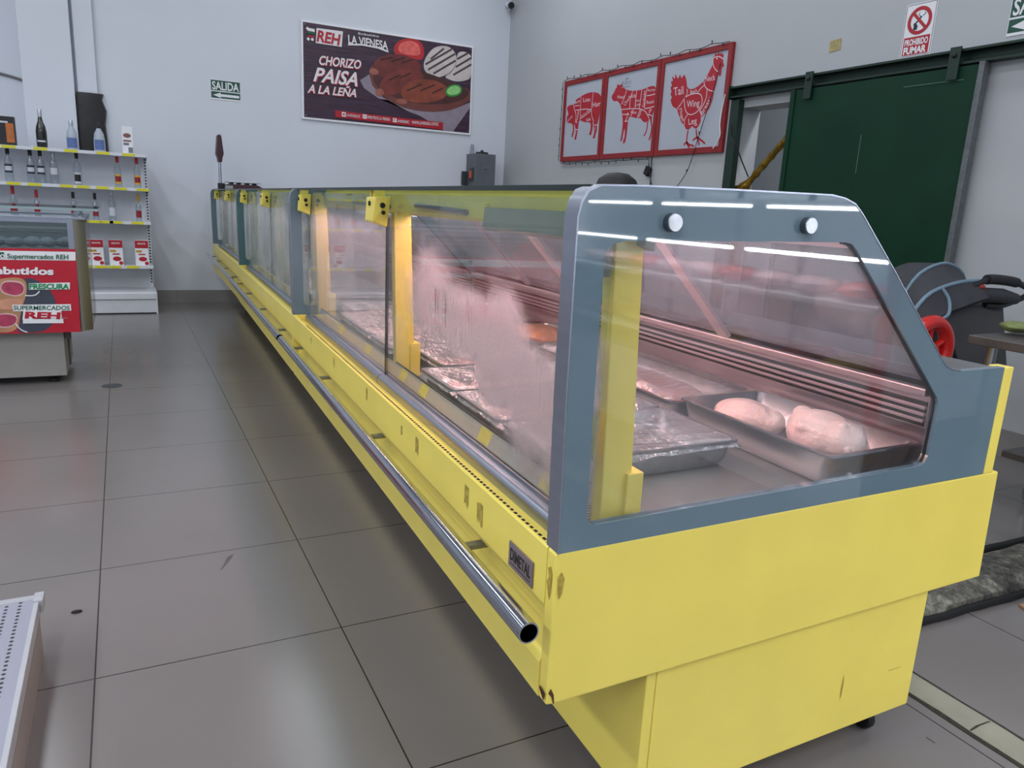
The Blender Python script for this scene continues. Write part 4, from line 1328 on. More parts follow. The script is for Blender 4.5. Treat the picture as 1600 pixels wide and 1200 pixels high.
m = MB()
(a0, b0), (a1, b1), (a2, b2) = BAN['icons'][0][0], BAN['icons'][1][0], BAN['icons'][2][0]
m.flat([(a0 + .008, b0 - .012), (a0 + .020, b0 - .018), (a0 + .030, b0 - .010), (a0 + .032, b0 - .030), (a0 + .014, b0 - .036)], PB, LY[0])
m.prism(circ(a1 + .019, b1 - .021, .011, 14), PB, LY[0], LY[0] + .0002, circ(a1 + .019, b1 - .021, .007, 14))
text(m, 'f', (a2 + .010, b2 - .034), (a2 + .024, b2 - .034), (a2 + .010, b2 - .006), PB, LY[0], .03)
obj('icon_marks', m, RED1, bn)
m = MB()
for a, b in ((fx0 + .02, fz0 + .02), (fx1 - .02, fz0 + .02), (fx0 + .02, fz1 - .02), (fx1 - .02, fz1 - .02)):
    m.lathe([(.008, 0), (.006, -.004)], (a, YW - .0228, b), 10, 'y')
obj('screws', m, STEELD, bn)


def exit_sign(label, pl, a0, sgn, z0, z1, wd, loc):
    """green two-part exit plate; a runs from the reader's left"""
    A = lambda s: a0 + sgn * s * wd
    h = z1 - z0
    s = thing('exit_sign', label, 'sign', loc)
    obj('plate', MB().prism([(A(0), z0), (A(1), z0), (A(1), z1), (A(0), z1)], pl, 0.0, 0.004), WHITEP, s)
    m = MB()
    m.flat([(A(.012), z0 + .45 * h), (A(.988), z0 + .45 * h), (A(.988), z1 - .008), (A(.012), z1 - .008)], pl, 0.0046)
    m.flat([(A(.012), z0 + .015), (A(.988), z0 + .015), (A(.988), z0 + .40 * h), (A(.012), z0 + .40 * h)], pl, 0.0046)
    obj('green_field', m, M('sign_green', '#0d4a3a', 0.4, var=0.04) if 'sign_green' not in bpy.data.materials else bpy.data.materials['sign_green'], s)
    m = MB()
    text(m, 'SALIDA', (A(.05), z0 + .50 * h), (A(.95), z0 + .50 * h), (A(.05), z0 + .90 * h), pl, 0.0052, .022)
    obj('lettering', m, WHITEP, s)
    c = z0 + .225 * h
    m = MB().flat([(A(.07), c), (A(.33), c + .13 * h), (A(.33), c + .065 * h), (A(.95), c + .065 * h), (A(.95), c - .065 * h), (A(.33), c - .065 * h), (A(.33), c - .13 * h)], pl, 0.0052)
    obj('arrow', m, WHITEP, s)
    return s


exit_sign('small green exit sign with a left arrow on the back wall', PB, 1.018, 1, 2.095, 2.292, .29, (1.16, YW, 2.095))
exit_sign('green exit sign above the door rail on the right wall', right(0.0), 0.228, -1, 2.180, 2.385, .295, (XW, .08, 2.18))

# no smoking sign
PR = right(0.0)
ns = thing('no_smoking_sign', 'white no smoking sign with red ring on the right wall', 'sign', (XW, .765, 2.157))
obj('plate', MB().prism(rect(.660, .862, 2.157, 2.457), PR, 0, .004), WHITEP, ns, bevel=.0012)
m = MB()
m.prism(rect(.665, .857, 2.162, 2.452), PR, .0042, .0046, rect(.668, .854, 2.165, 2.449))
obj('border_line', m, INK, ns)
obj('red_panel', MB().flat(rect(.677, .846, 2.169, 2.270), PR, .0046), REDP, ns)
rc, rz_ = .761, 2.357
m = MB().prism(circ(rc, rz_, .078, 40), PR, .0050, .0054, circ(rc, rz_, .057, 40))
m.flat([(rc + .048, rz_ + .036), (rc + .036, rz_ + .048), (rc - .048, rz_ - .036), (rc - .036, rz_ - .048)], PR, .0056)
obj('prohibition_ring', m, REDP, ns)
m = MB()
m.ribbon([(rc + .036, rz_ - .020), (rc + .010, rz_ - .002), (rc - .010, rz_ + .022)], .010, PR, .0048)
m.flat([(rc + .034, rz_ - .05), (rc + .012, rz_ - .05), (rc + .006, rz_ - .03), (rc + .02, rz_ - .014), (rc + .034, rz_ - .022)], PR, .0048)
m.ribbon([(rc - .004, rz_ + .018), (rc + .012, rz_ + .036), (rc + .004, rz_ + .046)], .004, PR, .0048)
m.ribbon([(rc - .016, rz_ + .022), (rc - .034, rz_ + .036), (rc - .026, rz_ + .044)], .004, PR, .0048)
obj('cigarette_drawing', m, INK, ns)
m = MB()
text(m, 'PROHIBIDO', (.838, 2.224), (.686, 2.224), (.838, 2.259), PR, .0052, .03)
text(m, 'FUMAR', (.838, 2.177), (.690, 2.177), (.838, 2.215), PR, .0052, .045)
obj('lettering', m, WHITEP, ns)
# taped paper
tp = tag(obj('paper_note', MB().prism([(1.315, 2.278), (1.405, 2.272), (1.408, 2.343), (1.318, 2.350)], PR, 0.001, .003), M('yellowed_paper', '#a69a68', 0.8, var=0.2, scale=40)), 'small yellowed paper taped to the right wall', 'paper')

# butcher pictures
Y_EDGE = [4.835, 4.062, 3.190, 2.31]
names = [('pig', 'pig cuts picture in a red frame, leftmost on the right wall', PIG), ('cow', 'cow cuts picture in a red frame, middle of the three', COW), ('hen', 'rooster cuts picture in a red frame, nearest the green door', HEN)]
CLINE = M('pale_cut_line', '#d9c6cd', 0.6, var=0.03)
for i, (k, lb, shp) in enumerate(names):
    ya, yb = Y_EDGE[i] - .004, Y_EDGE[i + 1] + .004
    zb, zt = 1.668, 2.482
    pc = thing('framed_picture', lb, 'picture', (XW, (ya + yb) / 2, zb), 'red framed butcher pictures')
    fr = obj('frame', MB().prism(rect(yb, ya, zb, zt), PR, .002, .032, rect(yb + .044, ya - .044, zb + .048, zt - .048)), REDF, pc, bevel=.003)
    obj('canvas', MB().prism(rect(yb + .01, ya - .01, zb + .01, zt - .01), PR, .008, .020), CANV, pc)
    sil = MB().flat(smoothpoly(shp, 1), PR, .0206)
    obj('animal_silhouette', sil, REDP, pc)
    if k == 'hen':
        m = MB()
        for l in HEN_LEGS:
            m.ribbon(l, .016, PR, .0207)
        obj('animal_legs', m, REDP, pc)
    if k == 'pig':
        m = MB()
        for l in PIG_TAIL:
            m.ribbon(smoothpoly(l, 2, False), .010, PR, .0207)
        obj('animal_tail', m, REDP, pc)
    m = MB()
    for l in {'pig': PIG_LINES, 'cow': COW_LINES, 'hen': HEN_LINES}[k]:
        m.ribbon(smoothpoly(l, 2, False) if len(l) > 2 else l, .0075, PR, .0214)
    if k == 'hen':
        m.flat(circ(2.49, 2.385, .008, 8), PR, .0214)
    obj('cut_lines', m, CLINE, pc)
    m = MB()
    for tx in CUT_TEXT[k]:
        text(m, *tx, PR, .0218, .006)
    obj('lettering', m, CLINE, pc)
    if k == 'cow':
        m = MB()
        text(m, 'REH', (3.78, 2.33), (3.64, 2.325), (3.78, 2.365), PR, .0212, .01)
        m.flat(smoothpoly([(3.79, 2.315), (3.63, 2.31), (3.63, 2.30), (3.79, 2.305)], 1), PR, .0212)
        m.flat(smoothpoly([(3.75, 2.375), (3.70, 2.395), (3.66, 2.37)], 1), PR, .0212)
        obj('faded_logo', m, M('faded_grey_print', '#8d929c', 0.7), pc)
# string of lights round the frames
wire = M('black_wire', '#15161b', 0.5)
XF = XW - .040


def wallpath(pts, n=6, x=XF):
    return spline([(x, a, b) for a, b in pts], n)


sl_ = thing('light_string', 'unlit string of small lights looped round the red picture frames', 'string lights', (XW - .03, 3.5, 1.6))
top = [(4.83 - i * (4.83 - 2.34) / 24, 2.486 + (.008 if i % 3 else -.002) + .006 * math.sin(i * 2.1)) for i in range(25)]
bot = [(4.80 - i * (4.80 - 3.24) / 16, 1.654 - .012 * abs(math.sin(i * .9)) - (.008 if i % 4 == 2 else 0)) for i in range(17)]
hang = [(3.24, 1.66), (3.215, 1.55), (3.17, 1.44), (3.08, 1.365), (2.98, 1.345), (2.88, 1.36), (2.79, 1.42), (2.70, 1.52), (2.66, 1.60), (2.62, 1.72), (2.55, 1.92), (2.48, 2.12), (2.42, 2.34)]
left = [(4.846, 2.48 - i * .08) for i in range(11)]
paths = [top, bot, hang, left]
for pth in paths:
    obj('wire', MB().tube(wallpath(pth, 4), .0032, 6), wire, sl_)
bulbs = MB()
for pth in paths:
    sp_ = wallpath(pth, 4)
    for i in range(3, len(sp_), 5):
        q = sp_[i]
        dy, dz = random.uniform(-.02, .02), random.choice((-1, 1)) * .024
        bulbs.tube([q, (q[0] - .004, q[1] + dy * .5, q[2] + dz)], [.0035, .005], 6)
obj('bulbs', bulbs, wire, sl_)
m = MB().box(XW - .045, XW - .010, 3.225, 3.285, 1.50, 1.575)
m.rot(.5, (XW - .02, 3.25, 1.54), 'X')
obj('adapter', m, BLACK, sl_)
obj('lead', MB().tube(wallpath([(3.24, 1.66), (3.236, 1.60), (3.23, 1.52), (3.228, 1.35), (3.226, 1.0)], 4, XW - .008), .004, 6), wire, sl_)
tag(obj('white_cable', MB().tube(wallpath([(2.325, 2.10), (2.345, 1.98), (2.35, 1.88), (2.335, 1.80), (2.36, 1.745), (2.40, 1.70)], 5, XW - .045), .005, 6), WHITEP), 'thin white cable hanging by the corner of the rooster picture', 'cable')
tag(obj('tie_rope', MB().tube(spline([(XW - .066, 2.20, 1.86), (XW - .067, 2.19, 1.80), (XW - .068, 2.17, 1.76), (XW - .064, 2.13, 1.72), (XW + .0, 2.11, 1.60), (XW + .06, 2.08, 1.48)], 5), .005, 6), wire), 'dark cord tied from the green post to the gold curtain', 'cord')

# electrical box, camera
eb = thing('electrical_box', 'grey electrical box with an orange switch on the back wall', 'box', (4.03, YW, 1.30))
obj('body', MB().box(3.90, 4.16, YW - .28, YW, 1.29, 1.765), BOX, eb, bevel=.004)
obj('side_plate', MB().box(3.885, 3.90, YW - .23, YW - .13, 1.45, 1.60), M('switch_plate', '#3a3c40', 0.5), eb)
obj('orange_switch', MB().box(3.874, 3.886, YW - .205, YW - .155, 1.48, 1.565), ORANGE, eb, bevel=.003)
obj('side_latch', MB().box(3.83, 3.90, YW - .06, YW - .02, 1.40, 1.56), M('latch_dark', '#33363b', 0.5), eb, bevel=.004)
obj('conduit', MB().tube([(3.95, YW - .05, 1.765), (3.95, YW - .05, 1.88)], .018, 10), ALU, eb)
obj('lock', MB().lathe([(.014, 0), (.014, -.008), (.006, -.01)], (4.03, YW - .28, 1.60), 12, 'y'), STEELD, eb)
tag(obj('round_lid', MB().lathe([(.075, 0), (.075, .025), (.02, .03), (.015, .05), (.004, .052)], (4.05, YW - .12, 1.766), 18, 'z'), BLACK), 'black round plastic dish lying on top of the grey electrical box', 'lid')  # loose black lid, small knob upwards
cm = thing('security_camera', 'small white security camera high in the back corner', 'camera', (4.33, YW, 3.44))
m = MB().tube([(4.35, YW - .02, 3.50), (4.34, YW - .10, 3.475), (4.33, YW - .16, 3.46)], .03, 14)
obj('housing', m, WHITEP, cm, smooth=True)
obj('lens_hood', MB().lathe([(.036, 0), (.036, -.03), (.028, -.032)], (4.33, YW - .15, 3.458), 16, 'y'), BLACK, cm)
obj('mount', MB().tube([(4.35, YW - .02, 3.50), (4.375, YW - .06, 3.48), (4.38, YW, 3.44)], .014, 8), WHITEP, cm)

# ------------------------------------------------------------------ shelf unit with bottles at the back left
gx0, gx1, gyf, gyb = -1.30, .370, 5.55, 5.93
G = thing('gondola_shelf', 'white metal shelf unit of spirits bottles by the back wall', 'shelf', (-.45, 5.75, 0))
obj('back_panel', MB().box(gx0, gx1 - .03, gyb - .02, gyb, .05, 1.475), WHITE, G)
for x in (gx0, gx1 - .03):
    u = obj('upright', MB().box(x, x + .03, gyb - .03, gyb + .03, 0, 1.485), WHITE, G, bevel=.002)
    h = MB()
    z = .25
    while z < 1.46:
        h.box(x + .008, x + .022, gyb - .0306, gyb - .0296, z, z + .014)
        h.box(x + .0296, x + .0306, gyb - .020, gyb - .008, z, z + .014)
        z += .028
    obj('slots', h, DARK, u)
obj('base_plinth', MB().box(gx0, gx1, 5.455, gyb, .01, .135), WHITE, G, bevel=.003)
obj('base_deck', MB().prism([(5.44, .14), (5.44, .195), (5.452, .203), (5.47, .203), (5.50, .20), (gyb - .03, .20), (gyb - .03, .14)], lambda a, b, t: (t, a, b), gx0, gx1), WHITE, G, bevel=.002)
obj('foot', MB().box(gx1 - .002, gx1 + .012, 5.445, gyb, .0, .20), WHITE, G, bevel=.002)
SHZ = [1.475, 1.168, .862, .450]
TAGX = {0: [-.71, -.475, -.245, .01, .215], 1: [-.70, -.545, -.30, -.17, -.015, .13, .315], 2: [-.70, -.50, -.28, -.10, .00, .075, .255], 3: [-.60, -.40, -.20, -.075, .04, .19]}
for i, z in enumerate(SHZ):
    s = obj('shelf_board', MB().prism([(gyf, z - .032), (gyf, z - .004), (gyf + .012, z - .004), (gyf + .014, z - .010), (gyb - .02, z - .010), (gyb - .02, z - .022), (gyf + .016, z - .022), (gyf + .012, z - .032)], lambda a, b, t: (t, a, b), gx0, gx1 - .004), WHITE, G)
    obj('end_bracket', MB().prism([(gyf + .03, z - .024), (gyb, z - .07), (gyb, z - .012), (gyf + .03, z - .012)], lambda a, b, t: (t, a, b), gx1 - .006, gx1 - .001), WHITE, G)
    for x in TAGX[i]:
        obj('price_tag', MB().box(x - .052, x + .052, gyf - .0025, gyf - .0005, z - .030, z - .006), TAGB, s)

BG_CLEAR = glass('clear_bottle_glass', (0.80, 0.84, 0.86, 1), 0.08, 0.12, (.75, .78, .82, 1))
BG_FROST = M('frosted_bottle', '#aab4bf', 0.35, var=0.04)
BG_GREEN = M('dark_green_bottle', '#15180d', 0.15, var=0.2, coat=0.5)
LBL = {'blue': M('blue_label', '#5a6ea2', 0.5, var=0.15, scale=60), 'navy': M('navy_label', '#23283c', 0.5, var=0.1), 'red': M('red_label', '#8c1626', 0.5, var=0.2, scale=50), 'white': M('white_label', '#c9ccd2', 0.5, var=0.06),
       'yellow': M('yellow_label', '#cfa62c', 0.5, var=0.15, scale=50), 'black': M('black_label', '#16151a', 0.5, var=0.15), 'orange': M('orange_label', '#b5642a', 0.5, var=0.2, scale=20), 'gold': M('gold_cap', '#c9962a', 0.4, var=0.1),
       'redcap': M('red_cap', '#b3202c', 0.4, var=0.08), 'silver': M('silver_foil', '#b8bcc2', 0.35, 0.6, var=0.1), 'clear': BG_CLEAR}
PROF = {'spirit': [(.0, 0), (.033, 0), (.036, .008), (.036, .165), (.030, .195), (.016, .225), (.013, .26), (.013, .28)],
        'square': [(.0, 0), (.031, 0), (.034, .006), (.033, .17), (.028, .192), (.015, .215), (.012, .265), (.0125, .28)],
        'vodka': [(.0, 0), (.040, 0), (.044, .008), (.042, .10), (.036, .15), (.016, .19), (.014, .215), (.014, .225)],
        'champ': [(.0, 0), (.038, 0), (.042, .008), (.043, .14), (.036, .19), (.022, .225), (.016, .26), (.014, .29), (.014, .30)]}


def bottle(kind, x, z, glassm, capm, labm, lb, grp, s=1.0, y=5.66, lab2=None, lz=(.06, .125), caph=.035, txt=None):
    T = thing('bottle', lb, 'bottle', (x, y, z), grp)
    P = [(r * s, h * s) for r, h in PROF[kind]]
    obj('glass_body', MB().lathe(P, (x, y, z), 18), glassm, T, smooth=True)
    H = P[-1][1]
    rn = P[-1][0]
    obj('cap', MB().lathe([(rn + .0025, -.018), (rn + .003, .0), (rn + .003, caph - .004), (rn + .001, caph)], (x, y, z + H - .016), 14), capm, T, smooth=True)
    R0 = max(r for r, h in P) + .0012

    def band(z0, z1, a0, a1, mat, nm, dr=0.0):
        m = MB()
        n = 12
        vs = []
        for zz in (z0, z1):
            for k in range(n + 1):
                a = math.radians(a0 + (a1 - a0) * k / n)
                vs.append((x + (R0 + dr) * math.cos(a), y + (R0 + dr) * math.sin(a), z + zz * s))
        return obj(nm, m.add(vs, [(k, k + 1, n + 2 + k, n + 1 + k) for k in range(n)]), mat, T, smooth=True)
    if labm:
        band(lz[0], lz[1], 218, 322, labm, 'label')
    if lab2:
        band(lz[0] + .018, lz[1] - .018, 225, 315, lab2, 'label_patch', .0006)
    return T


def carton(x, z, wd, dp, ht, mat, lb, grp=None, y=5.66):
    T = thing('carton', lb, 'box', (x, y, z), grp)
    obj('box_body', MB().box(x - wd / 2, x + wd / 2, y - dp / 2, y + dp / 2, z, z + ht), mat, T, bevel=.0015)
    return T


Z0, Z1, Z2, Z3 = SHZ[0] - .0095, SHZ[1] - .0095, SHZ[2] - .0095, SHZ[3] - .0095
t_ = carton(-.735, Z0, .155, .09, .245, LBL['black'], 'dark gift carton with an orange window, left end of the top shelf')
obj('window', MB().box(-.735 + .012, -.735 + .070, 5.6138, 5.6146, Z0 + .03, Z0 + .19), LBL['orange'], t_)
obj('pale_title', MB().box(-.735 - .05, -.735 + .03, 5.6130, 5.6136, Z0 + .19, Z0 + .205), LBL['white'], t_)
bottle('champ', -.466, Z0, BG_GREEN, LBL['silver'], LBL['black'], 'dark green sparkling wine bottle with silver neck on the top shelf', 'bottles on the shelf unit', 1.0, lab2=LBL['white'], lz=(.035, .085), caph=.05)
for x, lb in ((-.232, 'frosted white bottle with blue label in front of the black wrap'), (-.015, 'frosted white bottle with blue label, second from the right end of top shelf')):
    bottle('vodka', x, Z0, BG_FROST, LBL['silver'] if x < -.1 else LBL['black'], LBL['blue'], lb, 'bottles on the shelf unit', 1.08, lz=(.02, .10))
t_ = carton(.215, Z0, .088, .08, .245, WHITEP, 'tall white printed carton, right end of the top shelf')
obj('print', MB().flat(circ(.213, Z0 + .165, .032, 20, .02), lambda a, b, t: (a, 5.66 - .0408, b), 0).flat(rect(.18, .245, Z0 + .11, Z0 + .125), lambda a, b, t: (a, 5.66 - .0408, b), 0), M('carton_print', '#8a5a54', 0.5, var=0.2), t_)
obj('print_patch', MB().flat(rect(.218, .256, Z0 + .012, Z0 + .062), lambda a, b, t: (a, 5.66 - .0408, b), 0).flat(rect(.18, .225, Z0 + .078, Z0 + .10), lambda a, b, t: (a, 5.66 - .0408, b), 0), M('carton_grey', '#70747a', 0.5), t_)
mid = 'bottles on the shelf unit'
for x, lb in ((-.735, 'clear bottle with navy round label, left end of the second shelf'), (-.568, 'clear bottle with navy label, left one of the touching pair'), (-.492, 'clear bottle with navy label, right one of the touching pair')):
    bottle('spirit', x, Z1, BG_CLEAR, LBL['black'], LBL['navy'], lb, mid, .97, lab2=LBL['white'], lz=(.085, .16))
bottle('spirit', -.393, Z1, BG_CLEAR, LBL['silver'], LBL['white'], 'clear bottle with pale label right of the navy label pair', mid, .97, lz=(.09, .15))
bottle('square', -.210, Z1, BG_CLEAR, LBL['black'], LBL['white'], 'clear bottle with white label and black cap, middle of the second shelf', mid, .97, lab2=LBL['black'], lz=(.02, .12))
for x, lb in ((.117, 'red capped bottle with yellow label, left of the pair'), (.278, 'red capped bottle with yellow label, right end of the second shelf')):
    bottle('square', x, Z1, BG_CLEAR, LBL['redcap'], LBL['yellow'], lb, mid, .93, lab2=LBL['red'], lz=(.04, .13), caph=.036)
for x, k, c, l, lb, s in ((-.725, 'spirit', 'redcap', 'red', 'big red capped bottle with red label, left end of the third shelf', .86), (-.548, 'square', 'redcap', 'red', 'small red capped bottle with red label on the third shelf', .78),
                          (-.262, 'square', 'black', 'red', 'black capped bottle with red label, left one on the third shelf', .80), (-.088, 'square', 'black', 'red', 'black capped bottle with red label, right one on the third shelf', .80),
                          (.050, 'square', 'silver', 'white', 'tall clear bottle with white label on the third shelf', .95), (.272, 'square', 'gold', 'red', 'yellow capped bottle with red label, right end of third shelf', .80)):
    bottle(k, x, Z2, BG_CLEAR, LBL[c], LBL[l], lb, mid, s, lz=(.05, .13), caph=.05 if c in ('gold', 'redcap') else .04)
for x, lb in ((-.105, 'red and white carton, leftmost of three, half hidden by the chest freezer'), (.056, 'red and white carton, middle of the three on the low shelf'), (.276, 'red and white carton, rightmost of the three on the low shelf')):
    t_ = carton(x, Z3, .115, .07, .238, WHITEP, lb, 'red and white cartons on the low shelf')
    pf = lambda a, b, t: (a, 5.66 - .0358 - t, b)
    obj('red_top', MB().flat(rect(x - .057, x + .057, Z3 + .165, Z3 + .236), pf, 0), RED1, t_)
    obj('red_print', MB().flat(circ(x + .006, Z3 + .062, .036, 16, .022), pf, 0).flat(circ(x + .038, Z3 + .022, .018, 12), pf, 0).flat(rect(x - .03, x + .03, Z3 + .10, Z3 + .112), pf, 0), RED1, t_)
    obj('yellow_print', MB().flat(rect(x - .05, x + .0, Z3 + .125, Z3 + .145), pf, 0.0002), LBL['gold'], t_)
    m = MB()
    text(m, 'GRATIS', (x - .035, Z3 + .200), (x + .035, Z3 + .200), (x - .035, Z3 + .216), pf, .0004, .02)
    obj('lettering', m, W1, t_)

# ------------------------------------------------------------------ chest display at the left
CX0, CX1, CYF, CYB = -1.34, -.070, 2.60, 3.36
F = thing('display_freezer', 'glass topped display freezer with a red meat sign at left', 'freezer', (-.70, 2.95, 0))
obj('base', MB().box(CX0 + .06, -.225, CYF + .05, CYB - .05, .045, .40), WHITEF if 'WHITEF' in globals() else M('pale_grey_enamel', '#918e8b', 0.42, var=0.04), F, bevel=.004)
obj('side_pipe', MB().tube([(-.205, CYF + .10, .285), (-.205, CYF + .10, .10)], .006, 8).box(-.222, -.190, CYF + .07, CYF + .12, .265, .30), M('pipe_grey', '#4f4a4c', 0.5), F)
for x in (CX0 + .2, -.30):
    for y in (CYF + .12, CYB - .12):
        obj('foot', MB().lathe([(.03, 0), (.03, .02), (.015, .024), (.015, .05)], (x, y, 0), 12), BLACK, F)
tubm = M('tub_inner', '#8d9498', 0.45, var=0.04)
obj('tub', MB().box(CX0 + .02, -.128, CYF + .012, CYF + .03, .315, .79).box(CX0 + .02, -.128, CYB - .03, CYB, .315, .95).box(CX0, CX0 + .03, CYF + .02, CYB, .315, .95).box(-.14, -.12, CYF + .02, CYB, .315, .79).box(CX0 + .02, -.128, CYF + .02, CYB - .01, .315, .345), tubm, F)
obj('front_window', MB().box(CX0 + .02, -.150, CYF + .010, CYF + .016, .79, .95), glass('freezer_glass', (.62, .66, .67, 1), .06), F)
obj('window_frame', MB().prism(rect(CX0 + .02, -.126, .785, .968), lambda a, b, t: (a, CYF + t, b), 0, .028, rect(CX0 + .05, -.158, .80, .945)), ALU, F, bevel=.002)
obj('inner_rail', MB().box(CX0 + .05, -.16, CYF + .14, CYF + .16, .902, .915).box(CX0 + .05, -.16, CYF + .16, CYF + .18, .878, .888), WHITEP, F)
inner = MB()
for i in range(6):
    lump(inner, (-.62 + i * .085, CYF + .30 + .03 * (i % 2), .818), (.05, .06, .03), i * 2.2, .25, 10, 7)
tag(obj('packed_goods', inner, M('frosty_pack', '#aeb6bd', 0.4, var=0.1)), 'dim frosty packs inside the display freezer behind its front window', 'food')['kind'] = 'stuff'
obj('goods_shelf', MB().box(CX0 + .03, -.145, CYF + .20, CYB - .04, .765, .775), tubm, F)
# rounded metal corner
m = MB()
pts = [(-.126, CYF)]
for k in range(9):
    a = math.radians(-90 + 90 * k / 8)
    pts.append((-.126 + .058 * math.cos(a), CYF + .058 + .058 * math.sin(a)))
pts += [(-.068, CYF + .075), (-.126, CYF + .075)]
obj('corner_column', m.prism(pts, lambda a, b, t: (a, b, t), .322, .975), M('satin_corner_metal', '#8c897f', 0.38, 0.75, var=0.06, stretch=(1, 1, .04), scale=30), F, smooth=True)
obj('side_sheet', MB().box(-.075, -.069, CYF + .076, CYB, .322, .965), glass('side_sheet_glass', (.78, .80, .80, 1), .10, .30, (.62, .60, .60, 1)), F)
obj('top_frame', MB().box(CX0, -.066, CYF - .002, CYF + .03, .967, .980).box(CX0, -.066, CYB - .03, CYB, .967, .980).box(-.09, -.066, CYF, CYB, .967, .980), ALU, F, bevel=.002)
obj('top_glass', MB().box(CX0, .005, CYF - .015, CYB - .02, 1.020, 1.030), glass('top_pane', (.80, .86, .86, 1), .08), F)
obj('top_glass_edge', MB().box(CX0, .006, CYF - .018, CYF - .014, 1.018, 1.032), M('pale_glass_edge', '#8fa3a6', 0.2, var=0.05), F)
obj('glass_stand', MB().box(-.12, -.10, CYF + .06, CYF + .08, .98, 1.02).box(CX0 + .1, CX0 + .12, CYF + .06, CYF + .08, .98, 1.02).box(-.12, -.10, CYB - .1, CYB - .08, .98, 1.02), ALU, F)
# printed sign board
PS = lambda a, b, t: (a, CYF - .004 - t, b)
sb = obj('sign_board', MB().prism([(-1.33, .317), (-.132, .317), (-.124, .800), (-1.33, .800)], PS, 0, .006), SIGNR, F)
T_ = .0064
obj('white_strip', MB().flat([(-1.33, .735), (-.128, .735), (-.126, .785), (-1.33, .785)], PS, T_), WHITEP, sb)
SLATE = M('slate_print', '#3c4150', 0.45, var=0.12, scale=12)
BOARD = M('board_print', '#b48560', 0.45, var=0.15, scale=8)
STK = M('steak_print', '#a83a58', 0.4, var=0.25, scale=26)
FATP = M('fat_print', '#d9b4b0', 0.45, var=0.08)
q = T_
for nm, pts, mt in (('slate_plate', CH['slate'], SLATE), ('cutting_board', CH['board'], BOARD), ('steak_fat', CH['fat'][0], FATP), ('steak_fat', CH['fat'][1], FATP), ('steak', CH['steak'][0], STK), ('steak', CH['steak'][1], STK),
                    ('chicken_cut', CH['steak'][2], M('chicken_print', '#c98f74', 0.45, var=0.15, scale=14))):
    q += .0005
    obj(nm, MB().flat(smoothpoly([(a, max(b, .319)) for a, b in pts], 2), PS, q), mt, sb)
m = MB()
for p_ in (CH['plate1'], CH['plate2'], CH['plate3'], [(-.416, .396), (-.222, .392), (-.222, .446), (-.408, .448)]):
    q += .0004
    m.flat(p_, PS, q)
m.ribbon(smoothpoly(CH['arrow'][0], 2, False), .006, PS, q).ribbon(smoothpoly(CH['arrow'][1], 2, False), .006, PS, q)
obj('white_label_shapes', m, WHITEP, sb)
q += .0006
m = MB().flat(CH['icon'], PS, q)
obj('round_icon', m, GRNP, sb)
m = MB().prism(circ(-.480, .755, .011, 16), PS, q + .0003, q + .0005, circ(-.480, .755, .006, 16))
obj('icon_ring', m, WHITEP, sb)
m = MB()
text(m, *CH_TEXT[0], PS, q, .02)
text(m, *CH_TEXT[3], PS, q, .02)
obj('green_lettering', m, GRNP, sb)
m = MB()
text(m, *CH_TEXT[1], PS, q, .04)
obj('white_lettering', m, WHITEP, sb)
m = MB()
text(m, *CH_TEXT[2], PS, q, .045)
obj('bright_green_lettering', m, GRNB, sb)
m = MB()
text(m, *CH_TEXT[4], PS, q, .05)
obj('red_lettering', m, SIGNR, sb)
m = MB()
text(m, 'Calidad y precios bajos', (-.366, .398), (-.195, .398), (-.366, .410), PS, q, .0)
obj('small_lettering', m, M('small_print_grey', '#a58a90', 0.5), sb)

# ------------------------------------------------------------------ low white perforated shelf, lower left
sx1, sy1 = -.112, -.400
L_ = thing('low_shelf', 'white low shelf with rows of punched holes at the lower left corner', 'shelf', (-.60, -1.2, 0))
LOWS = M('low_shelf_steel', '#a5a7ad', 0.42, var=0.04)
PERF = perf_mat('punched_white_steel', '#8d8f9d', sx1 - .028, .028, sy1 - .03, .0165, .0042, 6)
obj('deck', MB().box(-1.1, sx1 - .012, -2.1, sy1 - .035, .120, .150), PERF, L_)
obj('raised_edge', MB().prism([(sy1 - .034, .118), (sy1 - .034, .150), (sy1 - .028, .158), (sy1 - .006, .150), (sy1, .138), (sy1, .118)], lambda a, b, t: (t, a, b), -1.1, sx1), LOWS, L_, bevel=.002)
obj('side_lip', MB().box(sx1 - .014, sx1 - .003, -2.1, sy1 - .034, .112, .151), LOWS, L_, bevel=.002)
obj('corner_cap', MB().box(sx1 - .016, sx1 + .006, sy1 - .05, sy1 - .002, .122, .155), LOWS, L_, bevel=.004)
obj('plinth', MB().box(-1.1, sx1 - .006, -2.1, sy1 - .04, .0, .112), M('plinth_cream', '#8f8784', 0.45, var=0.05), L_)
obj('side_seam', MB().box(sx1 - .006, sx1 - .0035, -2.1, sy1 - .05, .108, .1135), M('seam_shadow', '#6a6060', 0.6), L_)

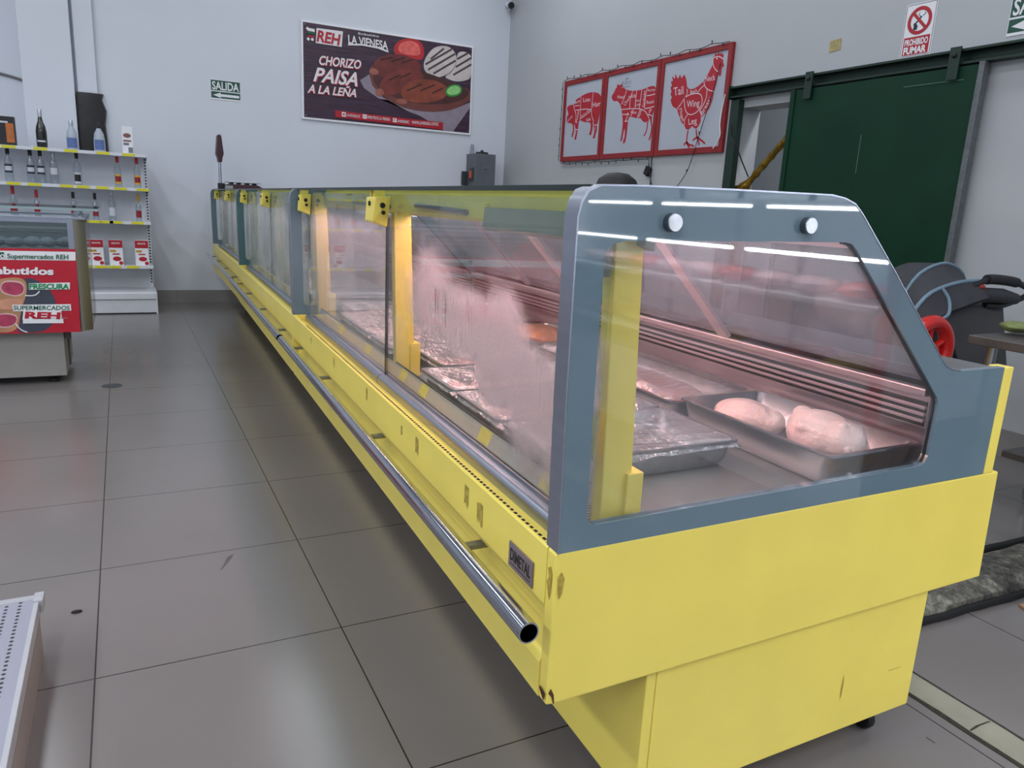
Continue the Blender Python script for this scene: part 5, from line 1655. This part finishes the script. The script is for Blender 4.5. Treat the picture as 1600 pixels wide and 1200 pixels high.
# ------------------------------------------------------------------ floor details
tag(obj('floor_drain', MB().lathe([(.055, 0), (.055, .002), (.046, .0024), (.044, .001), (.012, .001), (.010, .0026), (.002, .0026)], (.012, 2.50, .0), 28), M('drain_metal', '#5c5e62', 0.4, 0.7)), 'round metal drain cover in the aisle floor', 'drain')
tag(obj('dead_leaf', MB().lathe([(.003, .001), (.011, .002), (.009, .006), (.002, .007)], (-.053, -.251, 0), 10, 'z', 1.3, .6), M('leaf_brown', '#241a16', 0.8)), 'small dark scrap on the floor near the low white shelf', 'scrap')
m = MB()
m.add([(.335, -.13, .0006), (.340, -.132, .0006), (.365, -.085, .0006), (.387, -.040, .0006), (.380, -.038, .0006), (.362, -.055, .0006), (.352, -.095, .0006)], [(0, 1, 2, 3, 4, 5, 6)])
tag(obj('floor_scuff', m, M('scuff_grey', '#55504e', 0.6)), 'thin dark scuff mark on an aisle tile', 'mark')
# filled trench along the floor at the right
TRN = M('trench_fill', '#8b887a', 0.6, var=0.15, scale=9)
struct('trim_2', MB().box(1.845, 1.935, -4.0, 5.8, -.02, .0015), TRN)
m = MB()
for xx, wd in ((1.840, .012), (1.938, .006)):
    n = 90
    vs = []
    for i in range(n + 1):
        y = -2.6 + 4.2 * i / n
        c = xx + .004 * noise.noise((y * 9, xx * 30, 0))
        h = wd * (.5 + .7 * abs(noise.noise((y * 23, xx * 11, 3))))
        vs += [(c - h, y, .0022), (c + h, y, .0022)]
    m.add(vs, [(2 * i, 2 * i + 1, 2 * i + 3, 2 * i + 2) for i in range(n)])
m.add([(1.85, -1.598, .0022), (1.88, -1.594, .0022), (1.93, -1.597, .0022), (1.93, -1.600, .0022), (1.89, -1.599, .0022), (1.85, -1.602, .0022)], [(0, 1, 2, 3, 4, 5)])
struct('trim_3', m, M('cracked_joint', '#2c2a20', 0.9, var=0.5, scale=70))
tag(obj('floor_scrap', MB().box(1.728, 1.731, -1.592, -1.570, 0, .001), M('grey_scrap', '#4a4a4a', 0.7)), 'tiny dark scrap on the floor right of the counter foot', 'scrap')
# dirty mat rolled along the back of the counter
mt = MB()
prof = [(-1.235, 0), (-1.228, .030), (-1.19, .052), (-1.12, .060), (-1.06, .054), (-1.02, .030), (-1.012, 0)]
nx = 50
vs = []
for i in range(nx + 1):
    x = 2.05 + 1.5 * i / nx
    for j, (y, z) in enumerate(prof):
        vs.append((x, y + .012 * noise.noise((x * 3, j, 0)) - .03 * (x - 2.4), max(0, z + (.010 * noise.noise((x * 8, j * 1.7, 5)) if 0 < j < len(prof) - 1 else 0))))
k = len(prof)
fs = [(i * k + j, i * k + j + 1, (i + 1) * k + j + 1, (i + 1) * k + j) for i in range(nx) for j in range(k - 1)]
fs += [tuple(range(k)), tuple(nx * k + j for j in range(k - 1, -1, -1))]


def mat_dirty(name):
    t = NT(name)
    n1 = t.noise(9.0, 6, None, 0.7)
    n2 = t.noise(45.0, 4, None, 0.7)
    f = t.math('ADD', t.math('MULTIPLY', n1, .6), t.math('MULTIPLY', n2, .4))
    col = t.ramp(f, [(0.40, lin('#2b2828')), (0.52, lin('#57544d')), (0.62, lin('#8d8b80'))])
    b = t.bsdf(col, .7)
    t.link(t.bump(n2, .6, .01), b.inputs['Normal'])
    return t.done(b.outputs[0])


dm = thing('floor_mat', 'dirty grey rolled mat edged in black on the floor behind the counter', 'mat', (2.8, -1.13, 0))
obj('roll', mt.add(vs, fs), mat_dirty('dirty_mat'), dm, smooth=True)
obj('black_edge', MB().tube([(2.05 + 1.5 * i / 30, -1.245 - .03 * (1.5 * i / 30 - .35) + .006 * noise.noise((i * .5, 1, 1)), .011) for i in range(31)], .012, 8), BLACK, dm, smooth=True)
obj('rear_edge', MB().tube([(2.05 + 1.5 * i / 30, -1.012 - .03 * (1.5 * i / 30 - .35) + .008 * noise.noise((i * .7, 4, 1)), .036) for i in range(31)], .014, 8), BLACK, dm, smooth=True)
tag(obj('cardboard_piece', MB().prism([(2.575, -1.345), (2.60, -1.288), (2.80, -1.30), (2.80, -1.43)], lambda a, b, t: (a, b, t), .001, .008), M('brown_cardboard', '#9a7458', 0.8, var=0.1)), 'brown cardboard scrap on the floor at the right edge', 'cardboard')

# ------------------------------------------------------------------ steel table and stroller
ST = M('dark_worn_steel', '#6a6462', 0.4, 0.7, var=0.12, scale=20)
tb = thing('work_table', 'stainless work table at the right edge behind the counter', 'table', (3.5, -1.2, 0))
tx0, tx1, ty0, ty1 = 3.14, 3.75, -1.75, -.64
obj('table_top', MB().box(tx0, tx1, ty0, ty1, .715, .752), ST, tb, bevel=.004)
obj('lower_shelf', MB().box(tx0 + .35, tx1, ty0 + .05, ty1 - .03, .205, .235), ST, tb, bevel=.003)
for x in (tx0 + .06, tx1 - .05):
    for y in (ty0 + .06, ty1 - .07):
        g_ = obj('leg', MB().tube([(x, y, .04), (x, y, .716)], .019, 14), STEEL, tb, smooth=True)
        obj('leg_foot', MB().lathe([(.022, 0), (.022, .012), (.012, .02), (.012, .045)], (x, y, 0), 12), BLACK, g_)
mid_leg = obj('leg', MB().tube([(tx0 + .42, ty1 - .13, .04), (tx0 + .42, ty1 - .13, .716)], .017, 14), STEEL, tb, smooth=True)
lump_ = MB()
lump(lump_, (3.40, -.70, .784), (.10, .07, .022), 3.0, .3)
tag(obj('green_cloth', lump_, M('green_cloth', '#6f7a4a', 0.8, var=0.25, scale=30), smooth=True), 'crumpled green cloth on the steel table at the right edge', 'cloth')

sy = -.22
Sx = thing('folded_stroller', 'folded dark grey stroller with a red wheel leaning by the right wall', 'stroller', (3.8, sy, 0))
FAB = M('charcoal_fabric', '#35363b', 0.8, var=0.12, scale=14, bump=0.25, bscale=70)
FABL = M('light_panel_fabric', '#47474a', 0.75, var=0.08, scale=8, bump=0.1)
PIPE = M('blue_grey_piping', '#6d8496', 0.6, var=0.08)
def resamp(pts, n=13):
    sp_ = spline([(x, 0, z) for x, z in pts], 8)
    L = [0]
    for i in range(1, len(sp_)):
        L.append(L[-1] + (Vector(sp_[i]) - Vector(sp_[i - 1])).length)
    out = []
    for k in range(n):
        d = L[-1] * k / (n - 1)
        i = max(j for j in range(len(L)) if L[j] <= d + 1e-9)
        i = min(i, len(sp_) - 2)
        f = (d - L[i]) / max(1e-9, L[i + 1] - L[i])
        out.append(tuple(Vector(sp_[i]).lerp(Vector(sp_[i + 1]), f)))
    return out


rimA = [(x, -.15, z) for x, _, z in resamp([(3.377, .785), (3.413, .876), (3.495, .957), (3.651, 1.001), (3.786, .969), (3.844, .912)])]
rimA0 = [(x, .02, z - .01) for x, _, z in rimA]
rimB = [(x, -.30, z) for x, _, z in resamp([(3.242, .765), (3.329, .856), (3.431, .899), (3.564, .925), (3.698, .934)])]
rimB0 = [(x * .5 + y_ * .5, -.215, z * .5 + w_ * .5 - .02) for (x, _, z), (y_, _, w_) in zip(rimA, rimB)]
rimC = [(x, -.36, z) for x, _, z in resamp([(3.247, .70), (3.368, .776), (3.543, .825), (3.704, .86)])]
rimD = [(x + .05, -.20, z - .10) for x, _, z in rimC]
arcs = [rimA0, rimA, rimB0, rimB, rimC, rimD]
vs = [p for a in arcs for p in a]
fs = [(i * 13 + k, i * 13 + k + 1, (i + 1) * 13 + k + 1, (i + 1) * 13 + k) for i in range(len(arcs) - 1) for k in range(12)]
fs.append(tuple(range(12, -1, -1)))
hood = obj('hood', MB().add(vs, fs), FAB, Sx, smooth=True)
obj('hood_piping', MB().tube(rimA, .008, 8), PIPE, hood, smooth=True)
obj('hood_piping', MB().tube(rimB, .009, 8), PIPE, hood, smooth=True)
obj('hood_piping', MB().tube(spline([(3.43, -.305, .90), (3.45, -.335, .85), (3.42, -.365, .79), (3.36, -.37, .76), (3.30, -.375, .70)], 6), .008, 8), PIPE, hood, smooth=True)
body = MB().prism([(3.50, .50), (3.529, .818), (3.985, .812), (4.146, .443), (3.68, .40)], lambda a, b, t: (a, sy + t, b), -.06, .14)
obj('folded_seat', body, FABL, Sx, bevel=.02, smooth=True)
obj('seat_roll', MB().tube([(3.60, -.30, .835), (3.75, -.30, .865), (3.90, -.30, .86), (4.06, -.28, .84)], [.03, .036, .036, .028], 14), FAB, Sx, smooth=True)
hpath = spline([(3.50, -.30, .84), (3.58, -.30, .875), (3.71, -.31, .925), (3.781, -.31, .94), (3.966, -.31, .928), (4.11, -.30, .897), (4.13, -.30, .865), (4.06, -.29, .835), (3.93, -.29, .81), (3.82, -.28, .815)], 6)
obj('handle', MB().tube(hpath, .015, 10), M('black_grip', '#141417', 0.5), Sx, smooth=True)
obj('grip', MB().tube(hpath[16:26], .024, 12), M('foam_grip', '#232327', 0.8), Sx, smooth=True)
obj('red_button', MB().ball((3.70, -.32, .905), (.018, .018, .014), 10, 6), REDF, Sx)
wheel_c = (3.235, -.42, .640)
whl = MB()
ring = [(wheel_c[0] + .125 * math.cos(2 * math.pi * k / 40), wheel_c[1], wheel_c[2] + .125 * math.sin(2 * math.pi * k / 40)) for k in range(41)]
whl.tube(ring, .032, 12, False)
WR = M('red_wheel_plastic', '#c01a16', 0.28, var=0.06, coat=0.4)
wl = obj('wheel', whl, WR, Sx, smooth=True)
sp = MB()
for k in range(5):
    a = 2 * math.pi * k / 5 + .4
    sp.tube([(wheel_c[0], wheel_c[1], wheel_c[2]), (wheel_c[0] + .118 * math.cos(a), wheel_c[1], wheel_c[2] + .118 * math.sin(a))], .014, 8)
sp.lathe([(.035, -.03), (.035, .03)], wheel_c, 14, 'y')
obj('spokes', sp, WR, wl, smooth=True)
obj('axle', MB().tube([(wheel_c[0], wheel_c[1], wheel_c[2]), (wheel_c[0] + .3, sy + .0, wheel_c[2] - .04)], .012, 8), BLACK, Sx)
fr = MB()
fr.tube([(3.56, sy - .02, .78), (3.72, sy - .08, .45), (3.80, sy - .10, .10)], .012, 8)
fr.tube([(4.10, sy + .08, .78), (4.0, sy + .08, .40), (3.95, sy + .08, .10)], .012, 8)
fr.tube([(3.80, sy - .10, .30), (3.95, sy + .08, .30)], .012, 8)
obj('frame', fr, BLACK, Sx, smooth=True)
for c in ((3.80, sy - .12, .085), (3.95, sy + .10, .085)):
    obj('rear_wheel', MB().lathe([(.05, -.02), (.084, -.016), (.084, .016), (.05, .02)], c, 20, 'y'), BLACK, Sx)
obj('white_strap', MB().tube(spline([(4.05, sy - .07, .62), (4.10, sy - .10, .605), (4.20, sy - .10, .60)], 5), .012, 8), WHITEP, Sx)

# ------------------------------------------------------------------ open meat fridge behind the camera (seen reflected in the end panel)
fx = 2.60
FRIDGE_W = 9.0
fr_ = thing('open_fridge', 'white open-front wall fridge with lit shelves of packed meat', 'fridge', (3.0, -3.5, 0))
fy0, fy1 = -4.75, -2.42
obj('back_panel', MB().box(3.20, 3.24, fy0, fy1, .0, 1.75), WHITE, fr_)
obj('side_panel', MB().box(fx + .02, 3.24, fy1 - .04, fy1, 0, 1.75), WHITE, fr_)
obj('side_panel', MB().box(fx + .02, 3.24, fy0, fy0 + .04, 0, 1.75), WHITE, fr_)
obj('top_canopy', MB().box(fx, 3.24, fy0, fy1, 1.72, 1.80), WHITE, fr_)
obj('plinth', MB().box(fx + .02, 3.24, fy0, fy1, 0, .42), WHITE, fr_)
obj('red_corner', MB().box(fx + .0, fx + .02, fy1 - .05, fy1, .42, 1.72), REDP, fr_)
for z in (.56, .86, 1.25):
    s = obj('shelf_board', MB().box(fx + (.0 if z < 1 else .1), 3.20, fy0 + .04, fy1 - .04, z - .02, z), WHITE, fr_)
    if z > .6:
        for y0, y1 in ((fy0 + .08, -4.05), (-3.95, -3.30), (-3.20, fy1 - .08)):
            obj('led_tube', MB().tube([(fx + (.02 if z < 1 else .1), y0, z + (.17 if z < 1 else -.03)), (fx + (.02 if z < 1 else .1), y1, z + (.17 if z < 1 else -.03))], .007, 8), LED, s)
up_ = MB()
for y in (-4.4, -3.9, -3.4, -2.9):
    up_.box(3.19, 3.20, y - .02, y + .02, .42, 1.72)
ups = obj('uprights', up_, ALU, fr_)
hs = MB()
for y in (-4.4, -3.9, -3.4, -2.9):
    for k in range(14):
        hs.box(3.188, 3.1905, y - .006, y + .006, .46 + k * .09, .485 + k * .09)
obj('upright_slots', hs, DARK, ups)
pk = [M('pack_pale', '#c9a9b0', 0.2, var=0.3, scale=20), M('pack_yellow', '#c9a860', 0.2, var=0.3, scale=20), M('pack_red', '#a85058', 0.2, var=0.35, scale=20)]
n = 0
for r_, z in enumerate((.56, .86)):
    for i in range(9):
        y = -4.55 + i * .235
        m = MB()
        lump(m, (fx + .16, y, z + .046), (.13, .10, .036), n * 1.3, .18, 14, 9)
        tag(obj('meat_pack', m, pk[(i * 2 + r_) % 3 if i % 3 else 0], smooth=True), '%s packed meat cut on the %s shelf of the open wall fridge' % (ORD[i], ('lower', 'upper')[r_]), 'meat', 'packed meat in the wall fridge')
        n += 1

area('fridge_fill_light', (fx + .02, (fy0 + fy1) / 2, 1.70), .06, fy1 - fy0 - .2, 46.0, (0.96, 0.98, 1.0), (0, math.radians(-25), 0))  # added light below the canopy, lifts the packs in the end panel reflection
